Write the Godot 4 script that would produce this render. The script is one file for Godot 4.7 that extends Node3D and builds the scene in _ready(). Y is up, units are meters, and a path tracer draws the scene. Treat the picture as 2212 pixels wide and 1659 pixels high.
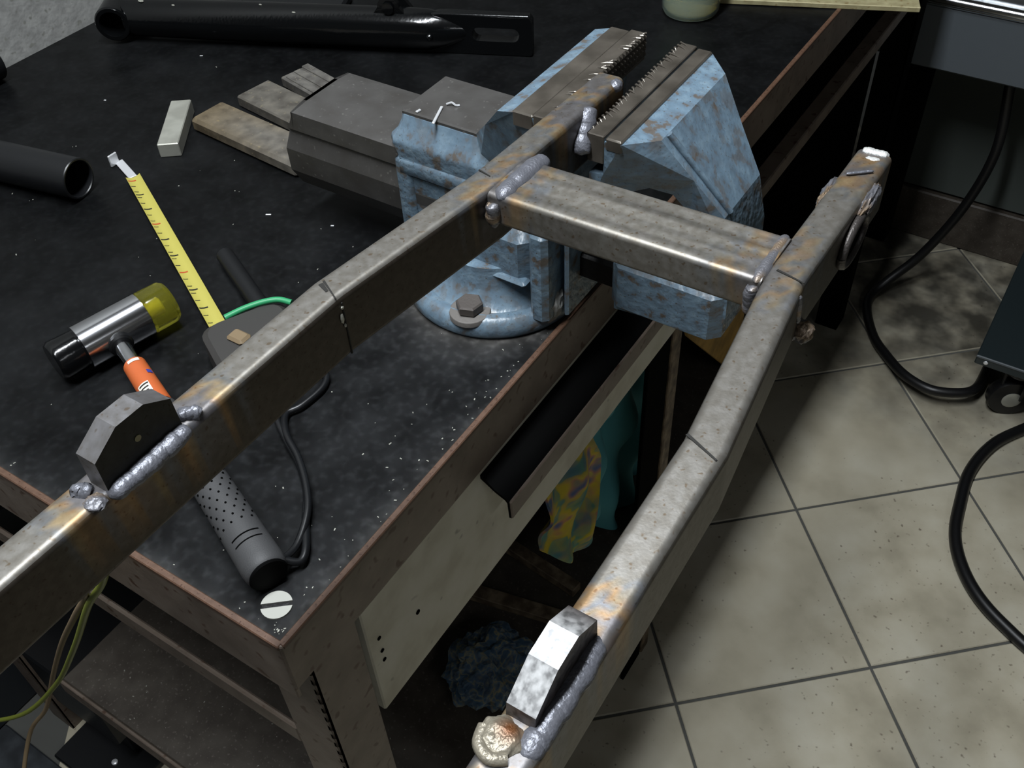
extends Node3D
# Metal workshop: a raw steel swingarm clamped in a blue bench vise, seen from above. Units are metres,
# floor at y = 0, bench top at y = 0.856; the bench corner nearest to the viewer stands at x = 0, z = 0.

const HB := 0.856
var M := {}
var used := {}
var rng := RandomNumberGenerator.new()

# ------------------------------------------------------------------ naming
func numbered(called: String) -> String:
	var n: int = used.get(called, 0)
	used[called] = n + 1
	return called if n == 0 else "%s_%03d" % [called, n]

func tag(o: Node, label: String, category: String, group := "", kind := "") -> Node:
	if label: o.set_meta("label", label)
	if category: o.set_meta("category", category)
	if group: o.set_meta("group", group)
	if kind: o.set_meta("kind", kind)
	return o

func thing(called: String, label: String, category: String, at: Vector3, group := "") -> Node3D:
	var o := Node3D.new()
	o.name = numbered(called)
	add_child(o, true)
	o.position = at
	tag(o, label, category, group)
	return o

func wpos(n: Node) -> Vector3:
	var p := Vector3.ZERO
	while n is Node3D and n != self:
		p += (n as Node3D).position
		n = n.get_parent()
	return p

# One named mesh from triangle soups given in world coordinates.
func mk(called: String, soups: Array, mat: Material, parent: Node = null, crease := 35.0, col = null) -> MeshInstance3D:
	var par: Node = parent if parent else self
	var off := wpos(par)
	var base := Vector3.ZERO
	var v := PackedVector3Array()
	for s in soups:
		v.append_array(s)
	if par == self:
		var bb := AABB(v[0], Vector3.ZERO)
		for p in v: bb = bb.expand(p)
		base = Vector3(bb.position.x + bb.size.x / 2, bb.position.y, bb.position.z + bb.size.z / 2)
	var nf := v.size() / 3
	var fn := PackedVector3Array()
	fn.resize(nf)
	var near := {}
	for f in nf:
		var n := -(v[f * 3 + 1] - v[f * 3]).cross(v[f * 3 + 2] - v[f * 3])
		fn[f] = n
		for k in 3:
			var q := Vector3i((v[f * 3 + k] * 20000.0).round())
			if near.has(q): near[q].append(f)
			else: near[q] = [f]
	var normals := PackedVector3Array()
	normals.resize(v.size())
	var cc := PackedColorArray()
	if col != null: cc.resize(v.size())
	var lim := cos(deg_to_rad(crease))
	for f in nf:
		var mine := fn[f].normalized()
		for k in 3:
			var sum := Vector3.ZERO
			for g in near[Vector3i((v[f * 3 + k] * 20000.0).round())]:
				if fn[g].normalized().dot(mine) > lim: sum += fn[g]
			normals[f * 3 + k] = sum.normalized() if sum.length_squared() > 0.0 else mine
			if col != null: cc[f * 3 + k] = col.call(v[f * 3 + k], mine)
	var local := PackedVector3Array()
	local.resize(v.size())
	for i in v.size(): local[i] = v[i] - off - base
	var a := []
	a.resize(Mesh.ARRAY_MAX)
	a[Mesh.ARRAY_VERTEX] = local
	a[Mesh.ARRAY_NORMAL] = normals
	if col != null: a[Mesh.ARRAY_COLOR] = cc
	var m := ArrayMesh.new()
	m.add_surface_from_arrays(Mesh.PRIMITIVE_TRIANGLES, a)
	m.surface_set_material(0, mat)
	var o := MeshInstance3D.new()
	o.mesh = m
	o.name = numbered(called) if par == self else called
	par.add_child(o, true)
	o.position = base
	return o

func one(called: String, soups: Array, mat: Material, label: String, category: String, group := "", crease := 35.0, col = null) -> MeshInstance3D:
	var o := mk(called, soups, mat, null, crease, col)
	tag(o, label, category, group)
	return o

func struct(called: String, soups: Array, mat: Material, label := "") -> MeshInstance3D:
	var o := mk(called, soups, mat)
	tag(o, label, "", "", "structure")
	return o

# ------------------------------------------------------------------ shapes (triangle soups, closed, turned outwards)
func outward(t: PackedVector3Array) -> PackedVector3Array:
	var vol := 0.0
	var c := t[0]
	for i in range(0, t.size(), 3):
		vol += (t[i] - c).dot((t[i + 1] - c).cross(t[i + 2] - c))
	if vol > 0.0:
		for i in range(0, t.size(), 3):
			var q := t[i + 1]
			t[i + 1] = t[i + 2]
			t[i + 2] = q
	return t

func xf(t: PackedVector3Array, x: Transform3D) -> PackedVector3Array:
	return x * t

func loft(rings: Array, caps := true, wrap := false) -> PackedVector3Array:
	var t := PackedVector3Array()
	var n: int = rings[0].size()
	var m := rings.size()
	for i in (m if wrap else m - 1):
		var a: PackedVector3Array = rings[i]
		var b: PackedVector3Array = rings[(i + 1) % m]
		for j in n:
			var k := (j + 1) % n
			t.append_array([a[j], b[j], b[k], a[j], b[k], a[k]])
	if caps and not wrap:
		for e in [0, m - 1]:
			var r: PackedVector3Array = rings[e]
			var c := Vector3.ZERO
			for p in r: c += p
			c /= n
			for j in n:
				var k := (j + 1) % n
				if e == 0: t.append_array([c, r[j], r[k]])
				else: t.append_array([c, r[k], r[j]])
	return outward(t)

func oct(x0: float, x1: float, z0: float, z1: float, y: float, c: float) -> PackedVector3Array:
	return PackedVector3Array([Vector3(x0 + c, y, z0), Vector3(x1 - c, y, z0), Vector3(x1, y, z0 + c), Vector3(x1, y, z1 - c), Vector3(x1 - c, y, z1), Vector3(x0 + c, y, z1), Vector3(x0, y, z1 - c), Vector3(x0, y, z0 + c)])

# box from its lowest to its highest corner, with chamfered edges
func box(lo: Vector3, hi: Vector3, b := 0.002) -> PackedVector3Array:
	b = minf(b, 0.45 * minf(hi.x - lo.x, minf(hi.y - lo.y, hi.z - lo.z)))
	return loft([oct(lo.x + b, hi.x - b, lo.z + b, hi.z - b, lo.y, b * 0.5), oct(lo.x, hi.x, lo.z, hi.z, lo.y + b, b), oct(lo.x, hi.x, lo.z, hi.z, hi.y - b, b), oct(lo.x + b, hi.x - b, lo.z + b, hi.z - b, hi.y, b * 0.5)])

# box of a size about the origin, turned by yaw (degrees) and put on a point of its base centre
func bar(at: Vector3, size: Vector3, yaw: float, b := 0.002, roll := 0.0) -> PackedVector3Array:
	var s := box(Vector3(-size.x / 2, 0, -size.z / 2), Vector3(size.x / 2, size.y, size.z / 2), b)
	return xf(s, Transform3D(Basis.from_euler(Vector3(0, deg_to_rad(yaw), deg_to_rad(roll))), at))

func rrect(w: float, h: float, r: float, n := 3, extra := 0) -> PackedVector2Array:
	var o := PackedVector2Array()
	var c := [Vector2(w / 2 - r, h / 2 - r), Vector2(-w / 2 + r, h / 2 - r), Vector2(-w / 2 + r, -h / 2 + r), Vector2(w / 2 - r, -h / 2 + r)]
	for q in 4:
		for i in n + 1:
			var a := PI / 2 * (q + float(i) / n)
			o.append(c[q] + Vector2(cos(a), sin(a)) * r)
		if q == 0 and extra:
			for i in extra:
				o.append(Vector2(lerpf(w / 2 - r, -w / 2 + r, float(i + 1) / (extra + 1)), h / 2))
	return o

# polygon in the x-y plane pulled along z; hw gives each corner its own half width about zc
func prism(shape: PackedVector2Array, zc: float, hw) -> PackedVector3Array:
	var poly := shape.duplicate()
	var half := []
	for i in poly.size(): half.append(hw[i] if hw is Array else hw)
	var area := 0.0
	for i in poly.size(): area += poly[i].cross(poly[(i + 1) % poly.size()])
	if area < 0.0:
		poly.reverse()
		half.reverse()
	var idx := Geometry2D.triangulate_polygon(poly)
	var n := poly.size()
	var a := PackedVector3Array()
	var b := PackedVector3Array()
	for i in n:
		a.append(Vector3(poly[i].x, poly[i].y, zc - half[i]))
		b.append(Vector3(poly[i].x, poly[i].y, zc + half[i]))
	var t := PackedVector3Array()
	for i in n:
		var k := (i + 1) % n
		t.append_array([a[i], b[k], b[i], a[i], a[k], b[k]])
	for i in range(0, idx.size(), 3):
		var p := [idx[i], idx[i + 1], idx[i + 2]]
		if (poly[p[1]] - poly[p[0]]).cross(poly[p[2]] - poly[p[0]]) < 0.0: p = [p[0], p[2], p[1]]
		t.append_array([b[p[0]], b[p[1]], b[p[2]], a[p[0]], a[p[2]], a[p[1]]])
	return outward(t)

# profile of (radius, height) turned round the y axis, then laid along dir from at
func lathe(profile: Array, at: Vector3, dir := Vector3.UP, n := 32) -> PackedVector3Array:
	var rings := []
	for p in profile:
		var r := PackedVector3Array()
		for i in n:
			var a := TAU * i / n
			r.append(Vector3(cos(a) * p[0], p[1], sin(a) * p[0]))
		rings.append(r)
	var t := loft(rings)
	return xf(t, Transform3D(along(dir), at))

func along(dir: Vector3) -> Basis:
	var y := dir.normalized()
	var x := Vector3.RIGHT if absf(y.x) < 0.9 else Vector3.FORWARD
	var z := x.cross(y).normalized()
	return Basis(y.cross(z), y, z)

func smooth_path(p: Array, per := 6) -> Array:
	var o := []
	for i in p.size() - 1:
		var a: Vector3 = p[maxi(i - 1, 0)]
		var d: Vector3 = p[mini(i + 2, p.size() - 1)]
		for k in per:
			o.append((p[i] as Vector3).cubic_interpolate(p[i + 1], a, d, float(k) / per))
	o.append(p[-1])
	return o

# round bar along a path; r is a number or one radius for each point
func tube(path: Array, r, n := 10, squash := 1.0) -> PackedVector3Array:
	var rings := []
	var side := Vector3.ZERO
	for i in path.size():
		var d: Vector3 = ((path[mini(i + 1, path.size() - 1)] as Vector3) - path[maxi(i - 1, 0)]).normalized()
		if side == Vector3.ZERO: side = d.cross(Vector3.UP if absf(d.y) < 0.9 else Vector3.RIGHT).normalized()
		side = (side - d * side.dot(d)).normalized()
		var up := side.cross(d)
		var q := PackedVector3Array()
		var rr: float = r[i] if r is Array else r
		for k in n:
			var a := TAU * k / n
			q.append(path[i] + side * cos(a) * rr + up * sin(a) * rr * squash)
		rings.append(q)
	return loft(rings)

# weld bead: a lumpy rippled rope with round ends
func bead(a: Vector3, b: Vector3, r: float, sd := 1, steps := 30) -> PackedVector3Array:
	var path := []
	var rad := []
	var nz := FastNoiseLite.new()
	nz.seed = sd
	nz.frequency = 1.0
	for i in steps + 1:
		var t := float(i) / steps
		path.append(a.lerp(b, t) + Vector3(nz.get_noise_1d(t * 5.0), nz.get_noise_1d(t * 5.0 + 40.0), nz.get_noise_1d(t * 5.0 + 80.0)) * r * 0.16)
		var e := sqrt(clampf(1.0 - pow(absf(t * 2.0 - 1.0), 8.0), 0.02, 1.0))
		rad.append(r * e * (1.0 + 0.012 * sin(i * 1.3) + 0.16 * nz.get_noise_1d(t * 3.0 + 20.0)))
	return tube(path, rad, 12, 0.8)

func blob(c: Vector3, r: Vector3, amp := 0.2, freq := 2.0, sd := 1, n := 20) -> PackedVector3Array:
	var nz := FastNoiseLite.new()
	nz.seed = sd
	nz.frequency = freq
	nz.fractal_octaves = 3
	var rings := []
	for i in range(1, n):
		var q := PackedVector3Array()
		var th := PI * i / n
		for k in n * 2:
			var ph := TAU * k / (n * 2)
			var d := Vector3(sin(th) * cos(ph), cos(th), sin(th) * sin(ph))
			q.append(c + d * r * (1.0 + amp * nz.get_noise_3dv(d)))
		rings.append(q)
	return loft(rings)

# a cloth: fn(u, v) gives the middle of the sheet, th its thickness
func sheet(fn: Callable, nu: int, nv: int, th := 0.002) -> PackedVector3Array:
	var g := []
	for i in nu + 1:
		var row := []
		for j in nv + 1: row.append(fn.call(float(i) / nu, float(j) / nv))
		g.append(row)
	var rings := []
	for i in nu + 1:
		var top := PackedVector3Array()
		var low := PackedVector3Array()
		for j in nv + 1:
			var du: Vector3 = g[mini(i + 1, nu)][j] - g[maxi(i - 1, 0)][j]
			var dv: Vector3 = g[i][mini(j + 1, nv)] - g[i][maxi(j - 1, 0)]
			var n := du.cross(dv).normalized() * th / 2
			top.append(g[i][j] + n)
			low.append(g[i][j] - n)
		low.reverse()
		top.append_array(low)
		rings.append(top)
	return loft_strip(rings)

func loft_strip(rings: Array) -> PackedVector3Array:
	var t := PackedVector3Array()
	var n: int = rings[0].size()
	for i in rings.size() - 1:
		for j in n:
			var k := (j + 1) % n
			t.append_array([rings[i][j], rings[i + 1][j], rings[i + 1][k], rings[i][j], rings[i + 1][k], rings[i][k]])
	for e in [0, rings.size() - 1]:
		for j in n / 2 - 1:
			var q := [rings[e][j], rings[e][j + 1], rings[e][n - 2 - j], rings[e][n - 1 - j]]
			if e == 0: t.append_array([q[0], q[1], q[2], q[0], q[2], q[3]])
			else: t.append_array([q[0], q[2], q[1], q[0], q[3], q[2]])
	return outward(t)

# ------------------------------------------------------------------ materials
func lin(r: int, g: int, b: int) -> Color:
	return Color8(r, g, b).srgb_to_linear()

# picture of fractal noise run through a colour ramp [[at, colour], ...]; spots of a second noise above its threshold
func tex(n: int, sd: int, freq: float, ramp: Array, spots = null, octaves := 5, warp := 0.0) -> ImageTexture:
	var nz := FastNoiseLite.new()
	nz.seed = sd
	nz.frequency = freq
	nz.fractal_octaves = octaves
	if warp > 0.0:
		nz.domain_warp_enabled = true
		nz.domain_warp_amplitude = warp
	var g := nz.get_seamless_image(n, n).get_data()
	var h := PackedByteArray()
	if spots:
		nz.seed = sd + 7
		nz.frequency = spots[0]
		nz.domain_warp_enabled = false
		nz.fractal_octaves = 2
		h = nz.get_seamless_image(n, n).get_data()
	var gr := Gradient.new()
	gr.offsets = PackedFloat32Array(ramp.map(func(x): return x[0]))
	gr.colors = PackedColorArray(ramp.map(func(x): return x[1]))
	var lut := []
	for i in 256: lut.append(gr.sample(i / 255.0))
	var d := PackedByteArray()
	d.resize(n * n * 3)
	for i in n * n:
		var c: Color = lut[g[i]]
		if spots and h[i] > spots[1]: c = c.lerp(spots[2], clampf((h[i] - spots[1]) / float(spots[3]), 0.0, 1.0))
		d[i * 3] = c.r8
		d[i * 3 + 1] = c.g8
		d[i * 3 + 2] = c.b8
	return ImageTexture.create_from_image(Image.create_from_data(n, n, false, Image.FORMAT_RGB8, d))

func height(n: int, sd: int, freq: float, octaves := 4) -> ImageTexture:
	var nz := FastNoiseLite.new()
	nz.seed = sd
	nz.frequency = freq
	nz.fractal_octaves = octaves
	var im := nz.get_seamless_image(n, n)
	im.convert(Image.FORMAT_RGB8)
	return ImageTexture.create_from_image(im)

func mat(called: String, c: Color, rough := 0.6, metal := 0.0, t: Texture2D = null, scale := 4.0, bump: Texture2D = null, depth := 0.03, vc := false) -> StandardMaterial3D:
	var m := StandardMaterial3D.new()
	m.resource_name = called
	m.albedo_color = c
	m.roughness = rough
	m.metallic = metal
	m.vertex_color_use_as_albedo = vc
	if t or bump:
		m.uv1_triplanar = true
		m.uv1_world_triplanar = true
		m.uv1_scale = Vector3.ONE * scale
		m.albedo_texture = t
	if bump:
		m.heightmap_enabled = true
		m.heightmap_texture = bump
		m.heightmap_scale = depth
	M[called] = m
	return m

# the bench top, 1.5 m square of it in one picture: black board, grey grime, filings round the vise and along the edges
func bench_picture() -> ImageTexture:
	var n := 1024
	var d := PackedByteArray()
	d.resize(n * n * 3)
	var a := FastNoiseLite.new()
	a.seed = 11; a.frequency = 0.035; a.fractal_octaves = 4
	var b := FastNoiseLite.new()
	b.seed = 12; b.frequency = 0.16; b.fractal_octaves = 3
	var c := FastNoiseLite.new()
	c.seed = 13; c.frequency = 0.006; c.fractal_octaves = 3
	for py in n:
		var z := (float(py) / n - 1.0) * 1.5
		for px in range(500, n):
			var x := (float(px) / n - 1.0) * 1.5
			var near := smoothstep(-0.42, -0.02, x) * smoothstep(-0.62, -0.15, z)
			var m := clampf(0.5 + 0.9 * a.get_noise_2d(px, py), 0.0, 1.0)
			var f := b.get_noise_2d(px, py)
			var l := 0.003 + 0.003 * m + 0.006 * near * m + 0.006 * maxf(f, 0.0) * (0.6 + 1.6 * near) + 0.006 * maxf(0.0, c.get_noise_2d(px, py))
			var dv := Vector2(x + 0.075, z + 0.347).length()
			var dust := exp(-maxf(dv - 0.072, 0.0) / 0.020) * smoothstep(-0.20, -0.10, x) * 0.75
			dust = maxf(dust, exp(x / 0.010) * smoothstep(-0.40, -0.1, z) * 0.8)
			dust = maxf(dust, exp(z / 0.006) * 0.9)
			l += dust * (0.045 + 0.06 * maxf(f, 0.0)) * (0.6 + 0.6 * m)
			var col := Color(l * 0.95, l, l * 1.06).lerp(Color(l * 1.08, l, l * 0.9), minf(dust, 1.0)).linear_to_srgb()
			var i := (py * n + px) * 3
			d[i] = col.r8
			d[i + 1] = col.g8
			d[i + 2] = col.b8
	return ImageTexture.create_from_image(Image.create_from_data(n, n, false, Image.FORMAT_RGB8, d))

# the floor, 2.56 m square of it: mottled beige tile, dark specks, dirt smudges and painted-in shade growing towards the machine stand
func tile_picture() -> ImageTexture:
	var n := 2048
	var a := FastNoiseLite.new()
	a.seed = 51; a.frequency = 0.010; a.fractal_octaves = 6
	var b := FastNoiseLite.new()
	b.seed = 52; b.frequency = 0.11; b.fractal_octaves = 2
	var g := Gradient.new()
	g.offsets = PackedFloat32Array([0.0, 0.4, 0.65, 1.0])
	g.colors = PackedColorArray([Color8(160, 152, 132), Color8(182, 174, 153), Color8(191, 184, 164), Color8(200, 194, 176)])
	var ia := a.get_seamless_image(n, n).get_data()
	var ib := b.get_seamless_image(n, n).get_data()
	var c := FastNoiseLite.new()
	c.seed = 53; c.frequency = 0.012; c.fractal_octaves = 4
	var lut := []
	for i in 256: lut.append(g.sample(i / 255.0))
	var d := PackedByteArray()
	d.resize(n * n * 3)
	for py in n:
		var z := (float(py) / n - 1.0) * 2.56
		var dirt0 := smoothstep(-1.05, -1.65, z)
		for px in n:
			var i := py * n + px
			var q: Color = lut[ia[i]]
			if ib[i] > 208: q = q.lerp(Color8(112, 102, 88), clampf((ib[i] - 208) / 26.0, 0.0, 0.9))
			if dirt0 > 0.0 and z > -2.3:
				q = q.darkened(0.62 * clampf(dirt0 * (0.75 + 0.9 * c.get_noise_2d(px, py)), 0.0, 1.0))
			d[i * 3] = q.r8
			d[i * 3 + 1] = q.g8
			d[i * 3 + 2] = q.b8
	return ImageTexture.create_from_image(Image.create_from_data(n, n, false, Image.FORMAT_RGB8, d))

func materials() -> void:
	var fine := height(512, 3, 0.08)
	var cast := height(512, 5, 0.045, 3)
	var bp := mat("bench_top", Color.WHITE, 0.36)
	bp.albedo_texture = bench_picture()
	bp.uv1_triplanar = true
	bp.uv1_world_triplanar = true
	bp.uv1_scale = Vector3.ONE / 1.5
	bp.uv1_offset = Vector3(0, 0, 0)
	bp.metallic_specular = 0.25
	var steel := tex(512, 21, 0.02, [[0.0, Color8(206, 202, 196)], [0.45, Color8(226, 224, 220)], [0.62, Color8(236, 235, 233)], [1.0, Color8(255, 255, 255)]], [0.035, 192, Color8(190, 172, 152), 30])
	mat("arm_steel", Color.WHITE, 0.45, 0.65, steel, 13.0, fine, 0.003, true)
	mat("weld", Color.WHITE, 0.42, 0.45, null, 14.0, fine, 0.03, true)
	mat("ground_steel", Color.WHITE, 0.38, 0.35, tex(256, 24, 0.05, [[0.3, Color8(150, 150, 150)], [0.5, Color8(225, 225, 225)], [0.7, Color8(252, 252, 252)]]), 16.0, fine, 0.002, true)
	var paint := tex(1024, 31, 0.010, [[0.0, Color8(86, 78, 70)], [0.27, Color8(94, 88, 82)], [0.31, Color8(94, 108, 120)], [0.55, Color8(100, 121, 137)], [0.8, Color8(114, 134, 148)], [1.0, Color8(124, 142, 154)]], [0.07, 196, Color8(76, 70, 66), 24], 6, 20.0)
	mat("vise_paint", Color.WHITE, 0.32, 0.0, paint, 5.5, cast, 0.05)
	var worn := tex(512, 35, 0.015, [[0.0, Color8(66, 63, 60)], [0.5, Color8(75, 73, 71)], [1.0, Color8(84, 82, 80)]], [0.09, 206, Color8(112, 110, 106), 30])
	mat("worn_iron", Color.WHITE, 0.42, 0.2, worn, 4.0, fine, 0.004)
	mat("pad_iron", Color8(104, 100, 96), 0.6, 0.0, worn, 6.0, fine, 0.02).albedo_texture = null
	mat("bolt_iron", Color8(84, 78, 74), 0.5, 0.2, null, 8.0, fine, 0.02)
	mat("dark_iron", Color8(44, 43, 42), 0.5, 0.3, worn, 8.0, cast, 0.03)
	mat("jaw_steel", Color8(255, 252, 246), 0.28, 0.4, tex(256, 37, 0.02, [[0.0, Color8(72, 68, 63)], [1.0, Color8(108, 103, 97)]]), 6.0, fine, 0.004)
	mat("bright", Color8(232, 233, 235), 0.3, 0.5)
	mat("chrome", Color8(215, 216, 220), 0.16, 1.0)
	var brown := tex(512, 41, 0.012, [[0.0, Color8(98, 86, 75)], [0.5, Color8(112, 99, 88)], [1.0, Color8(122, 110, 99)]], [0.03, 190, Color8(76, 54, 40), 30])
	mat("bench_frame", Color.WHITE, 0.5, 0.1, brown, 4.0, fine, 0.01)
	mat("worn_edge", Color8(214, 182, 164), 0.5, 0.1, brown, 20.0)
	mat("shelf_board", Color8(215, 210, 204), 0.6, 0.0, tex(512, 43, 0.02, [[0.0, Color8(68, 61, 54)], [0.5, Color8(80, 74, 67)], [1.0, Color8(92, 87, 80)]], [0.12, 190, Color8(110, 106, 100), 20]), 3.0)
	mat("panel_white", Color.WHITE, 0.5, 0.0, tex(512, 45, 0.01, [[0.0, Color8(176, 170, 150)], [0.5, Color8(198, 194, 176)], [1.0, Color8(208, 204, 190)]], [0.03, 215, Color8(130, 124, 112), 30]), 3.0)
	mat("black_plastic", Color8(9, 9, 9), 0.6).metallic_specular = 0.15
	mat("black_void", Color8(9, 9, 9), 0.9).metallic_specular = 0.1
	mat("black_gloss", Color8(10, 11, 12), 0.16, 0.0, null, 6.0, fine, 0.01)
	mat("black_satin", Color8(18, 19, 21), 0.36)
	mat("rubber_grey", Color8(62, 62, 63), 0.6, 0.0, null, 20.0, fine, 0.01)
	mat("rubber_black", Color8(14, 14, 15), 0.42)
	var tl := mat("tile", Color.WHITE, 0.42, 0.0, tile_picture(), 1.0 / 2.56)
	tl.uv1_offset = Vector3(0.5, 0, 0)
	mat("grout", Color8(84, 84, 80), 0.9)
	mat("concrete", Color.WHITE, 0.9, 0.0, tex(512, 55, 0.03, [[0.0, Color8(130, 130, 127)], [0.5, Color8(148, 148, 145)], [1.0, Color8(164, 164, 160)]], [0.05, 196, Color8(128, 128, 122), 20]), 3.0, fine, 0.03)
	mat("wall_paint", Color8(84, 83, 80), 0.9)
	mat("ceiling_paint", Color8(120, 118, 114), 0.9)
	mat("tape_yellow", Color8(178, 169, 82), 0.5)
	mat("ink_black", Color8(24, 22, 18), 0.7)
	mat("ink_red", Color8(178, 70, 30), 0.7)
	mat("orange_sleeve", Color8(192, 96, 50), 0.4)
	mat("label_white", Color8(225, 218, 205), 0.6)
	mat("ink_blue", Color8(50, 60, 150), 0.6)
	mat("green_trim", Color8(48, 150, 98), 0.45)
	mat("case_grey", Color8(52, 50, 48), 0.55)
	mat("aluminium", Color8(186, 186, 178), 0.42, 0.45, tex(256, 61, 0.012, [[0.2, Color8(225, 224, 220)], [0.8, Color8(250, 250, 246)]]), 9.0)
	mat("white_plastic", Color8(172, 172, 164), 0.4)
	mat("cloth_teal", Color8(78, 146, 152), 0.9)
	mat("cloth_floral", Color.WHITE, 0.9, 0.0, tex(512, 65, 0.012, [[0.0, Color8(60, 110, 108)], [0.40, Color8(84, 138, 124)], [0.46, Color8(184, 166, 40)], [0.60, Color8(202, 180, 56)], [0.66, Color8(184, 130, 106)], [0.76, Color8(78, 96, 140)], [1.0, Color8(54, 94, 100)]], null, 3), 2.8)
	mat("cloth_blue", Color.WHITE, 0.9, 0.0, tex(512, 67, 0.014, [[0.0, Color8(40, 60, 80)], [0.42, Color8(76, 104, 128)], [0.5, Color8(168, 152, 108)], [0.6, Color8(92, 116, 136)], [0.75, Color8(60, 78, 100)], [1.0, Color8(150, 140, 110)]], null, 3), 7.0)
	mat("cardboard", Color8(168, 132, 62), 0.85, 0.0, tex(256, 69, 0.02, [[0.2, Color8(200, 200, 200)], [0.8, Color8(255, 255, 255)]]), 4.0)
	mat("wood", Color8(132, 118, 100), 0.7, 0.0, tex(256, 71, 0.02, [[0.2, Color8(150, 140, 130)], [0.8, Color8(255, 250, 240)]]), 8.0)
	mat("bar_steel", Color.WHITE, 0.5, 0.3, tex(512, 73, 0.014, [[0.0, Color8(84, 80, 76)], [0.5, Color8(112, 109, 104)], [1.0, Color8(136, 132, 124)]], [0.05, 200, Color8(140, 133, 116), 24]), 6.0, fine, 0.01, true)
	mat("machine_grey", Color8(84, 90, 95), 0.5, 0.0, null, 4.0, fine, 0.01)
	mat("machine_dark", Color8(70, 76, 72), 0.7)
	mat("stainless", Color8(220, 222, 224), 0.2, 1.0)
	mat("wire_yellow", Color8(118, 126, 46), 0.5)
	mat("wire_tan", Color8(122, 104, 78), 0.6)
	mat("dusty_steel", Color8(176, 168, 130), 0.6, 0.2, steel, 6.0)
	var gl := mat("glass", Color(0.85, 0.95, 0.88, 0.14), 0.04)
	gl.transparency = BaseMaterial3D.TRANSPARENCY_ALPHA
	var lq := mat("liquid", Color(0.98, 0.86, 0.24, 0.10), 0.05)
	lq.refraction_enabled = true
	lq.refraction_scale = 0.033
	var em := mat("lamp_tube", Color8(250, 250, 245), 0.5)
	em.emission_enabled = true
	em.emission = Color8(248, 250, 255)
	em.emission_energy_multiplier = 4.0
	mat("lamp_housing", Color8(225, 225, 222), 0.5)

# ------------------------------------------------------------------ scene
func _ready() -> void:
	rng.seed = 7
	# camera: 1.376 m above the floor, looking 45 degrees down, rolled 3 degrees
	var cam := Camera3D.new()
	cam.name = "camera"
	add_child(cam)
	cam.transform = Transform3D(Basis(Vector3(0.84119, -0.03927, -0.53931), Vector3(-0.36190, 0.70018, -0.61545), Vector3(0.40178, 0.71289, 0.57477)).orthonormalized(), Vector3(0.293, 1.376, 0.167))
	cam.fov = 42.236
	cam.near = 0.02
	cam.current = true
	var we := WorldEnvironment.new()
	we.name = "environment"
	var env := Environment.new()
	env.background_mode = Environment.BG_COLOR
	env.background_color = Color(0.02, 0.02, 0.022)
	env.tonemap_mode = Environment.TONE_MAPPER_LINEAR
	env.tonemap_exposure = 1.0
	env.sdfgi_enabled = true
	env.ssao_enabled = true
	env.ssil_enabled = true
	we.environment = env
	add_child(we)
	materials()
	ceiling_lamp(-0.095, 0.04, 1.20, 4.5, "white twin tube ceiling lamp hanging above the edge of the workbench")
	ceiling_lamp(1.90, 0.60, 1.10, 0.42, "added white twin tube fill lamp hanging over the aisle away from the bench")
	room()
	bench()
	vise()
	swingarm()
	mallet()
	bench_things()
	under_bench()
	machine_corner()
	swarf()

# twin tube fittings out of the picture: a near one above the bench edge, a weak fill lamp added over the aisle
func ceiling_lamp(x: float, z: float, length: float, power: float, label: String) -> void:
	var y := 2.44
	var t := thing("ceiling_lamp", label, "lamp", Vector3(x, y, z))
	mk("housing", [box(Vector3(x - 0.09, y + 0.03, z - length / 2 - 0.03), Vector3(x + 0.09, y + 0.09, z + length / 2 + 0.03), 0.006)], M.lamp_housing, t)
	for s in [-1, 1]:
		mk("tube", [tube([Vector3(x + s * 0.045, y + 0.015, z - length / 2), Vector3(x + s * 0.045, y + 0.015, z + length / 2)], 0.013, 14)], M.lamp_tube, t)
		mk("hanger", [tube([Vector3(x, y + 0.088, z + s * length * 0.4), Vector3(x, 2.61, z + s * length * 0.4)], 0.004, 8)], M.lamp_housing, t)
	var l := AreaLight3D.new()
	l.name = "tube_light"
	t.add_child(l)
	l.position = Vector3(0, -0.003, 0)
	l.rotation_degrees = Vector3(-90, 0, 0)
	l.area_size = Vector2(0.13, length)
	l.light_color = Color8(244, 250, 255)
	l.light_energy = power
	l.area_range = 12.0
	l.area_attenuation = 2.0
	l.shadow_enabled = true

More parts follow.
